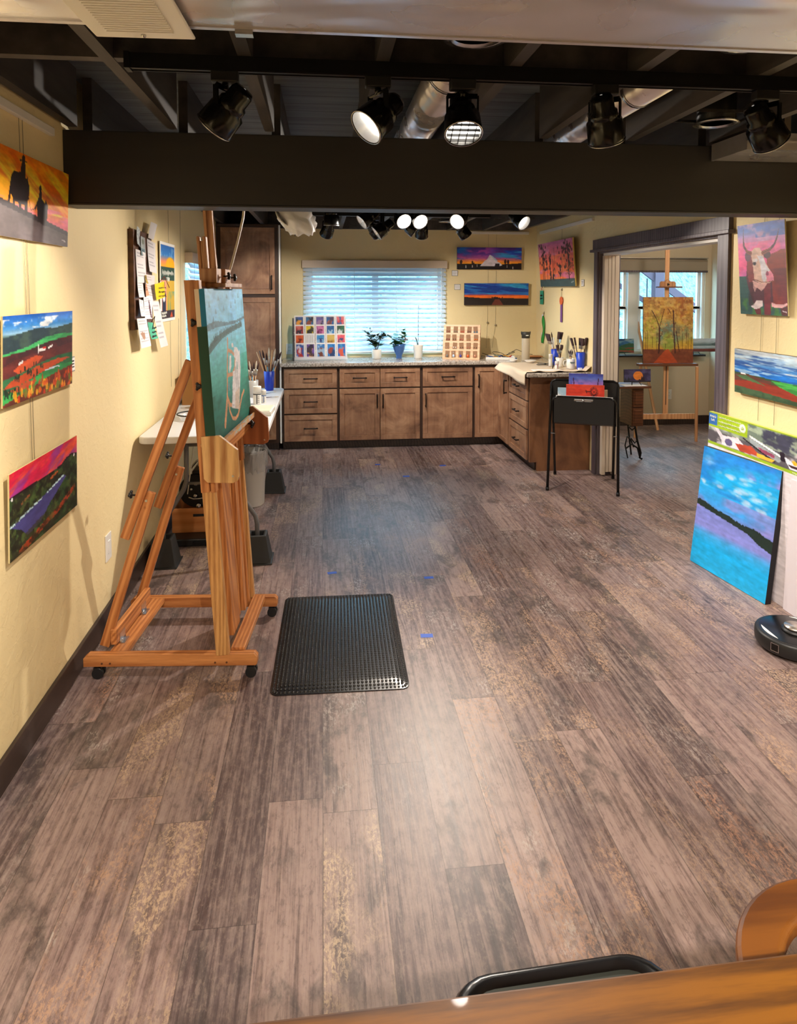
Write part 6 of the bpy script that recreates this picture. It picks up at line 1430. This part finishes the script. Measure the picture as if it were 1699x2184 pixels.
bpy.context.view_layer.update()
mg = [o for o in C.objects if o.name.startswith('brush_mug')][0]
MB().box(-.022,.024,-.0438,-.040,.058,.068).box(-.015,.02,-.0438,-.041,.050,.054).build('logo', plain('mug_logo', (96,120,116), .5, 0, 0), mg)
fill_cup(2.385,6.33,PZ,.040,'abcabacb','small paintbrush in the white mug on the peninsula','brushes in the white mug on the peninsula',.24,(),9,.72)
cup('brush_mug','patterned white mug half hidden behind the plain white mug',2.335,6.50,PZ,.040,.041,.09,M['ceramic'],None)
fill_cup(2.335,6.50,PZ,.038,'dabda','paintbrush in the patterned mug on the peninsula','brushes in the patterned mug on the peninsula',.25,(),13,.85)
cup('brush_cup','tall blue cup with wide dark brushes at the right end of the peninsula',2.445,6.235,PZ,.034,.044,.165,M['blue_plastic'])
for x,y,d,k in ((2.44,6.235,(.05,0,1),'e'),(2.43,6.245,(-.28,.02,1),'d'),(2.435,6.23,(-.18,.05,1),'d'),(2.45,6.225,(.13,-.12,1),'d')): put_brush(k,(x,y,PZ+.03),d,'wide dark bristled brush in the blue cup at the end of the peninsula','wide brushes in the blue cup on the peninsula', False, 1.12)
cup('brush_cup','blue cup half hidden behind the patterned mug on the peninsula',2.345,6.66,PZ,.036,.044,.16,M['blue_plastic'])
for x,y,d,k in ((2.34,6.66,(-.30,0,1),'e'),(2.345,6.66,(-.12,.1,1),'a'),(2.35,6.65,(.1,0,1),'d'),(2.355,6.66,(.22,.1,1),'d')): put_brush(k,(x,y,PZ+.05),d,'tall brush or scraper in the blue cup behind the mugs','tall brushes in the rear blue cup on the peninsula', False, 1.15)
t = thing('small_easel', 'tiny black folding easel standing on the peninsula left of the mugs', 'mini easel', (2.235,6.36,PZ))
MB().tube([(-.030,-.02,0),(0,.0,.105)], .0035, 6).tube([(.034,-.02,0),(0,.0,.105)], .0035, 6).tube([(0,.05,0),(0,.0,.10)], .0035, 6).ball((0,0,.108),.009,.007,.010).build('legs', M['black_plastic'], t)
bottle('glue_bottle','small white bottle with a red label under the tiny black easel',2.235,6.30,PZ,.019,.075,(150,50,70),'z')
bottle('glue_bottle','small white capped bottle just behind the tiny black easel',2.262,6.56,PZ,.019,.12,(214,206,190),'w')
o = MB().lathe([(.020,0),(.022,.03),(.019,.03),(.018,.004)], n=20, cap=False).build('glass_jar', M['clear']); o.location = (2.395,6.12,PZ); tag(o, 'little clear glass jar at the peninsula edge by the blue cup', 'jar')
t = thing('portable_speaker', 'beige upright cylinder speaker with a dark top near the back corner', 'speaker', (2.195,7.18,ZT))
MB().lathe([(.042,0),(.044,.004),(.044,.245),(.040,.250)], n=32).build('speaker_body', plain('beige_mesh_fabric', (186,172,148), .7, 0, .05, 90), t)
MB().lathe([(.0452,.245),(.0452,.305),(.042,.312),(.002,.312)], n=32).build('top_band', plain('olive_black', (52,50,44), .5), t)
MB().tube([(-.046,0,.28),(-.052,0,.31),(-.044,0,.318)], .004, 6).tube([(.046,0,.28),(.052,0,.31),(.044,0,.318)], .004, 6).build('strap_lug', M['black_plastic'], t)
MB().box(-.014,.016,-.0462,-.0448,.272,.280).build('logo', M['ink_w'], t)
for i,(x,y,r_,lb) in enumerate(((2.17,6.93,.065,'shallow white dish in front of the beige speaker'),(2.02,7.05,.05,'shallow white dish left of the beige speaker'))):
    o = MB().lathe([(r_*.6,0),(r_,.022),(r_*.97,.023),(r_*.58,.004),(.001,.004)], n=28, cap=False).build('dish', M['ceramic']); o.location = (x,y,PZ if i == 0 else ZT+.006); tag(o, lb, 'dish', 'white dishes on the worktop')
for i,(x,y,a_,lb) in enumerate(((2.20,6.65,12,'black scraper lying on the paper cover'),(2.23,6.70,-16,'dark palette knife crossing the black scraper'),(2.26,6.62,30,'dark handled tool at the right of the black scraper'))):
    o = MB().box(-.055,.055,-.011,.011,0,.007).box(.05,.10,-.006,.006,0,.004).build('hand_tool', M['black_plastic'], None, bevel=.003); o.location = (x,y,PZ+.003+.008*i); o.rotation_euler = (0,0,R(a_)); tag(o, lb, 'tool', 'dark tools on the paper cover')
o = MB().box(-.14,.14,-.05,.05,0,.003).box(-.10,.13,-.04,.045,.003,.006).build('loose_papers', M['paper']); o.location = (2.10,6.20,PZ); o.rotation_euler = (0,0,R(-6)); tag(o, 'loose white papers near the front edge of the peninsula', 'paper')
# tray of markers and cables left of the speaker
t = thing('marker_tray', 'shallow tray heaped with paint tubes and markers by the earring stand', 'tray', (1.96,7.36,ZT), R(-14))
MB().box(-.16,.16,-.10,.10,0,.004).box(-.16,.16,-.10,-.096,0,.03).box(-.16,.16,.096,.10,0,.03).box(-.16,-.156,-.1,.1,0,.03).box(.156,.16,-.1,.1,0,.03).build('tray', M['white_plastic'], t)
rs = random.Random(5); mcol = [(190,60,50),(50,90,150),(220,200,170),(60,60,60),(200,140,50),(120,130,110),(150,60,90)]
mm = [plain('marker_%d' % k, c_, .5, 0, 0) for k,c_ in enumerate(mcol)]
for k in range(16):
    a_ = R(rs.uniform(50,130)); x = -.135+.018*k; y = rs.uniform(-.02,.02); z = .012+.012*(k%3)
    p = standard(x,y,0,(1.96,7.36,ZT),R(-14)); dx_, dy_ = math.cos(a_)*.055, math.sin(a_)*.055
    o = MB().tube([(-dx_,-dy_,0),(dx_*.7,dy_*.7,.004)], .007, 8).tube([(dx_*.7,dy_*.7,.004),(dx_,dy_,.005)], .0045, 8).build('paint_marker', mm[k%7]); o.location = (p[0],p[1],ZT+z); tag(o, 'paint tube or marker lying in the heap in the shallow tray', 'marker', 'markers heaped in the shallow tray')
b = MB()
b.tube([(1.98+.10*math.cos(t_*1.1)+.02*t_,7.60+.05*math.sin(t_*1.1),ZT+.006+.05*abs(math.sin(t_*.8))) for t_ in np.linspace(0,7,40)], .003, 6)
b.tube([(1.80,7.55,ZT+.05),(1.90,7.60,ZT+.02),(2.1,7.62,ZT+.02),(2.2,7.55,ZT+.09),(2.32,7.58,ZT+.04),(2.42,7.65,ZT+.02)], .003, 6)
o = b.build('cable_coil', M['black_plastic']); tag(o, 'tangled black cables on the worktop behind the marker tray', 'cable')
for i,(x,y,z,w_,lb) in enumerate(((2.36,7.50,0,.20,'flat dark brown board on the worktop in the back corner'),(2.38,7.48,.012,.17,'thin tan board lying on top of the dark one in the back corner'))):
    o = MB().box(-w_/2,w_/2,-.06,.06,0,.010).build('wood_board', (M['dark_oak'],M['crate'])[i]); o.location = (x,y,ZT+z); o.rotation_euler = (0,0,R(8*i-3)); tag(o, lb, 'board')

# ---- small hangings on the right wall near the corner
def hook(t): MB().ball((0,-.010,0), .009,.008,.012).box(-.006,.006,-.006,0,-.012,.018).build('hook', M['wire'], t)
t = thing('gift_tag','small teal green paper tag on a hook near the back right corner','tag',(XR,7.54,1.735),R(-90)); hook(t)
MB().tube([(0,-.014,0),(-.012,-.014,-.04)], .002,5).tube([(0,-.014,0),(.01,-.014,-.04)], .002,5).build('string', plain('red_string',(176,60,60),.7,0,0), t); MB().box(-.055,.055,-.016,-.013,-.20,-.045).build('tag_card', plain('teal_paper',(40,150,120),.7), t)
b = MB(); scrawl(b, -.040, .040, -.10, .016, -.0170, .0022); scrawl(b, -.040, .040, -.135, .016, -.0170, .0022); b.build('handwriting', M['ink'], t)
t = thing('ribbon_medal','orange disc medal with a long purple ribbon hanging below the pine tree painting','medal',(XR,6.90,1.70),R(-90)); hook(t)
MB().tube([(0,-.012,0),(-.012,-.012,-.085)],.0015,5).tube([(0,-.012,0),(.012,-.012,-.085)],.0015,5).build('string', M['wire'], t)
MB().lathe([(.042,-.004),(.044,0),(.042,.004)], n=24, M=Matrix.Translation((-.0,-.014,-.115)) @ Matrix.Rotation(PI/2,4,'X')).build('disc', plain('rust_orange',(206,96,50),.4), t)
MB().box(-.026,.026,-.013,-.010,-.34,-.14).build('ribbon', plain('purple_ribbon',(112,66,130),.6), t)
t = thing('ribbon','bright green ribbon on a hook above the peninsula corner','ribbon',(XR,7.47,1.435),R(-90)); hook(t)
b = MB(); n_ = 12; vs = []
for k in range(n_+1):
    f_ = k/n_; z = -.03-.31*f_; w_ = .008+.022*math.sin(PI*min(1,f_*1.1))+.012*f_; cx_ = -.01+.02*math.sin(f_*4)
    vs += [(cx_-w_,-.016-.008*math.sin(f_*9),z),(cx_+w_,-.012+.004*math.sin(f_*9),z)]
b.add(vs, [[2*k,2*k+1,2*k+3,2*k+2] for k in range(n_)], None, True); o = b.build('ribbon_cloth', plain('bright_green',(30,140,50),.6), t); sm_ = o.modifiers.new('s','SOLIDIFY'); sm_.thickness = .003
MB().lathe([(.03,-.001),(.03,.001)], n=16, M=Matrix.Translation((-.03,-.012,-.04)) @ Matrix.Rotation(PI/2,4,'X')).build('paper_disc', M['paper'], t)

# ================================================================== prints in the black rack
def wrack(u, v_, z): return standard(u, v_, z, (2.25,5.645,0), R(-22.8))
a = Art(70, 60, seed=301); a.vg([(0,(60,60,150)),(.12,(90,110,190)),(.3,(190,120,200)),(1,(206,110,170))]); a.mottle((70,90,190), 3, 4, .5, .62, .8, a.Y<.35)
for s in (-1,1): a.line([(.5+s*.36,.12),(.5+s*.35,.28),(.5+s*.28,.40),(.5+s*.12,.46),(.5,.48)], .014, (64,20,60))
o = painting('print', 'purple print with curved bull horns at the back of the black rack', a, .29, .34, .004, wrack(.012,.045,.625), R(-22.8), -R(4), cat='print'); o['group'] = 'prints standing in the black rack'
a = Art(80, 60, (214,62,44), 303)
for k in range(20): 
    t_ = 2*PI*k/20; a.line([(.73+.06*math.cos(t_),.20+.085*math.sin(t_)),(.73+.105*math.cos(t_),.20+.15*math.sin(t_))], .009, (60,16,26))
a.ell(.73,.20,.02,.03,(60,16,26)); a.line([(.52,.19),(.64,.20)], .014, (60,16,26)); a.line([(.52,.15),(.54,.23)], .010, (60,16,26)); a.put((40,24,34), (a.Y>.36)*(a.X<.36)); a.mottle((230,90,60), 3, 3, .5, .65, .5, a.Y<.3)
o = painting('print', 'red print with a dark windmill wheel in the black rack', a, .32, .30, .004, wrack(.008,.0,.575), R(-22.8), -R(3), cat='print'); o['group'] = 'prints standing in the black rack'
a = Art(50, 50, (226,230,236), 305); a.poly([(.3,.3),(.42,.15),(.7,.15),(.8,.4),(.25,.6)], (60,120,170)); a.mottle((120,170,200), 4, 4, .5, .6, .6)
o = painting('print', 'white print with a blue shape at the left of the black rack', a, .26, .27, .004, wrack(-.095,.02,.57), R(-22.8), -R(3), cat='print'); o['group'] = 'prints standing in the black rack'
o = MB().box(-.235,.235,-.003,.003,0,.225).build('print_board', M['paper']); hang(o, *wrack(.002,-.075,.562), R(-22.8), R(2)); tag(o, 'wide white backing board at the front of the black rack', 'print', 'prints standing in the black rack')
o = MB().box(-.03,.03,-.003,.003,0,.26).build('print_board', plain('cream_board', (226,206,170), .8)); hang(o, *wrack(.165,.06,.57), R(-22.8), 0); tag(o, 'cream card edge at the right of the red print', 'print', 'prints standing in the black rack')

# ================================================================== far room: mini easels, shelf, moon painting
def mini_easel(x, y, z, rz, label, s=1):
    t = thing('mini_easel', label, 'mini easel', (x,y,z), rz)
    MB().tube([(-.05*s,-.05*s,0),(-.032*s,-.02*s,.035*s),(-.02*s,.01*s,.11*s)], .004*s, 6).tube([(.05*s,-.05*s,0),(.032*s,-.02*s,.035*s),(.02*s,.01*s,.11*s)], .004*s, 6).tube([(0,.06*s,0),(0,.012*s,.10*s)], .004*s, 6).tube([(-.05*s,-.035*s,.03*s),(.05*s,-.035*s,.03*s)], .004*s, 6).build('frame', M['black_plastic'], t)
    return t
mini_easel(3.10, 6.47, .7502, 0, 'little black easel holding the orange moon painting')
a = Art(70, 40, (60,54,90), 311); a.mottle((84,84,130), 4, 4, .45, .6, .7); a.ell(.52,.50,.18,.34,(232,138,60)); a.put((40,40,52), a.Y>.9); a.poly([(0,.95),(.05,.6),(.1,.9),(.16,.55),(.22,.95)], (46,50,60)); a.poly([(.5,.95),(.56,.75),(.62,.82),(.66,.5),(.7,.72),(.74,.45),(.78,.95)], (48,40,50))
painting('small_painting', 'small painting of an orange moon over pines on the sewing table', a, .275, .128, .015, (3.105, 6.42, .782), 0, -R(3), side=(50,44,60))
t = thing('window_shelf', 'dark narrow shelf under the far room window', 'shelf', (3.98,FY,.895))
MB().box(-.78,.765,-.13,-.001,-.022,0).build('board', M['black_plastic'], t, bevel=.002)
for x in (-.5,.0,.5): MB().box(x,x+.02,-.10,-.001,-.07,-.022).build('bracket', M['black_plastic'], t)
for x,lb in ((3.665,'little black easel at the left end of the far window shelf'),(4.635,'little black easel at the right end of the far window shelf')): mini_easel(x, FY-.07, .8952, 0, lb, .9)
a = Art(90, 36, seed=321); a.vg([(0,(190,196,190)),(.3,(110,160,190)),(.5,(50,110,140)),(.6,(60,130,70)),(.8,(60,120,60)),(1,(40,60,50))]); a.mottle((40,90,150), 3, 4, .5, .6, .8, a.Y<.5); a.mottle((180,80,60), 4, 8, .55, .62, .8, a.Y>.6); a.poly([(.7,.5),(.9,.3),(1,.35),(1,.6),(.75,.65)], (70,110,80))
painting('small_painting', 'long green and blue landscape on the left of the far window shelf', a, .60, .175, .02, (3.50, FY-.135, .926), 0, -R(3))
a = Art(90, 36, seed=323); a.vg([(0,(196,200,206)),(.3,(170,180,186)),(.5,(90,110,110)),(.6,(186,196,204)),(.75,(150,170,180)),(.8,(120,60,54)),(1,(96,50,46))]); a.mottle((70,84,84), 4, 5, .5, .6, .8, (a.Y>.3)*(a.Y<.6))
painting('small_painting', 'long grey winter landscape on the right of the far window shelf', a, .60, .165, .02, (4.60, FY-.135, .932), 0, -R(3))

# ================================================================== white bag over a lamp and the white cords
t = thing('cloth_bag', 'crumpled white bag hanging below the ceiling by the cluster of spotlights', 'bag', (-.19,4.6,2.135))
b = MB(); rs = random.Random(21); n_, m_ = 30, 18; vs = []
from mathutils import noise as mn
for j in range(m_+1):
    th = PI*j/m_
    for k in range(n_):
        ph = 2*PI*k/n_; d = Vector((math.sin(th)*math.cos(ph), math.sin(th)*math.sin(ph), math.cos(th)))
        r_ = 1+.40*mn.noise(d*2.1+Vector((3,1,7)))+.26*abs(mn.noise(d*5.3))-.12*abs(mn.noise(d*9))
        px, pz = d.x*.120*r_, d.z*.095*r_
        vs.append((px-.25*pz*0+.02, d.y*.075*r_, pz-.32*px+.03))
fs = [[j*n_+k,(j+1)*n_+k,(j+1)*n_+(k+1)%n_,j*n_+(k+1)%n_] for j in range(m_) for k in range(n_)]
b.add(vs, fs, None, True); b.build('bag', plain('white_film', (222,222,222), .45, 0, .02), t)
g_ = MB(); q = Matrix.Translation((-.075,-.02,.03)) @ Matrix.Rotation(R(52),4,'Y') @ Matrix.Rotation(R(20),4,'X')
g_.lathe([(.002,0),(.062,.004),(.066,.010),(.060,.012)], n=28, M=q, cap=False); g_.build('disc_cover', M['ceramic'], t)
MB().tube([(-.02,0,.22),(-.02,0,.08)], .006, 6).build('stem', M['black_plastic'], t)
MB().tube([(.01,-.02,-.04),(.012,-.02,-.085)], .003, 5).build('tie_end', M['ink'], t)
b = MB(); b.tube([(-.372,3.50,2.384),(-.378,3.49,2.18),(-.389,3.46,2.05),(-.412,3.42,1.93),(-.436,3.40,1.83),(-.452,3.37,1.765),(-.452,3.37,1.745)], .0062, 8)
o = b.build('hanging_cable', M['cord_white']); tag(o, 'thick white cord hanging from the joists to the big easel clamp', 'cord', 'white cords near the ceiling')
o = MB().tube([(-.45,4.6,2.384),(-.405,4.6,2.30),(-.36,4.6,2.24),(-.30,4.6,2.215),(-.25,4.6,2.225)], .005, 8).build('hanging_cable', M['cord_white']); tag(o, 'short white cord curving to the white bag', 'cord', 'white cords near the ceiling')
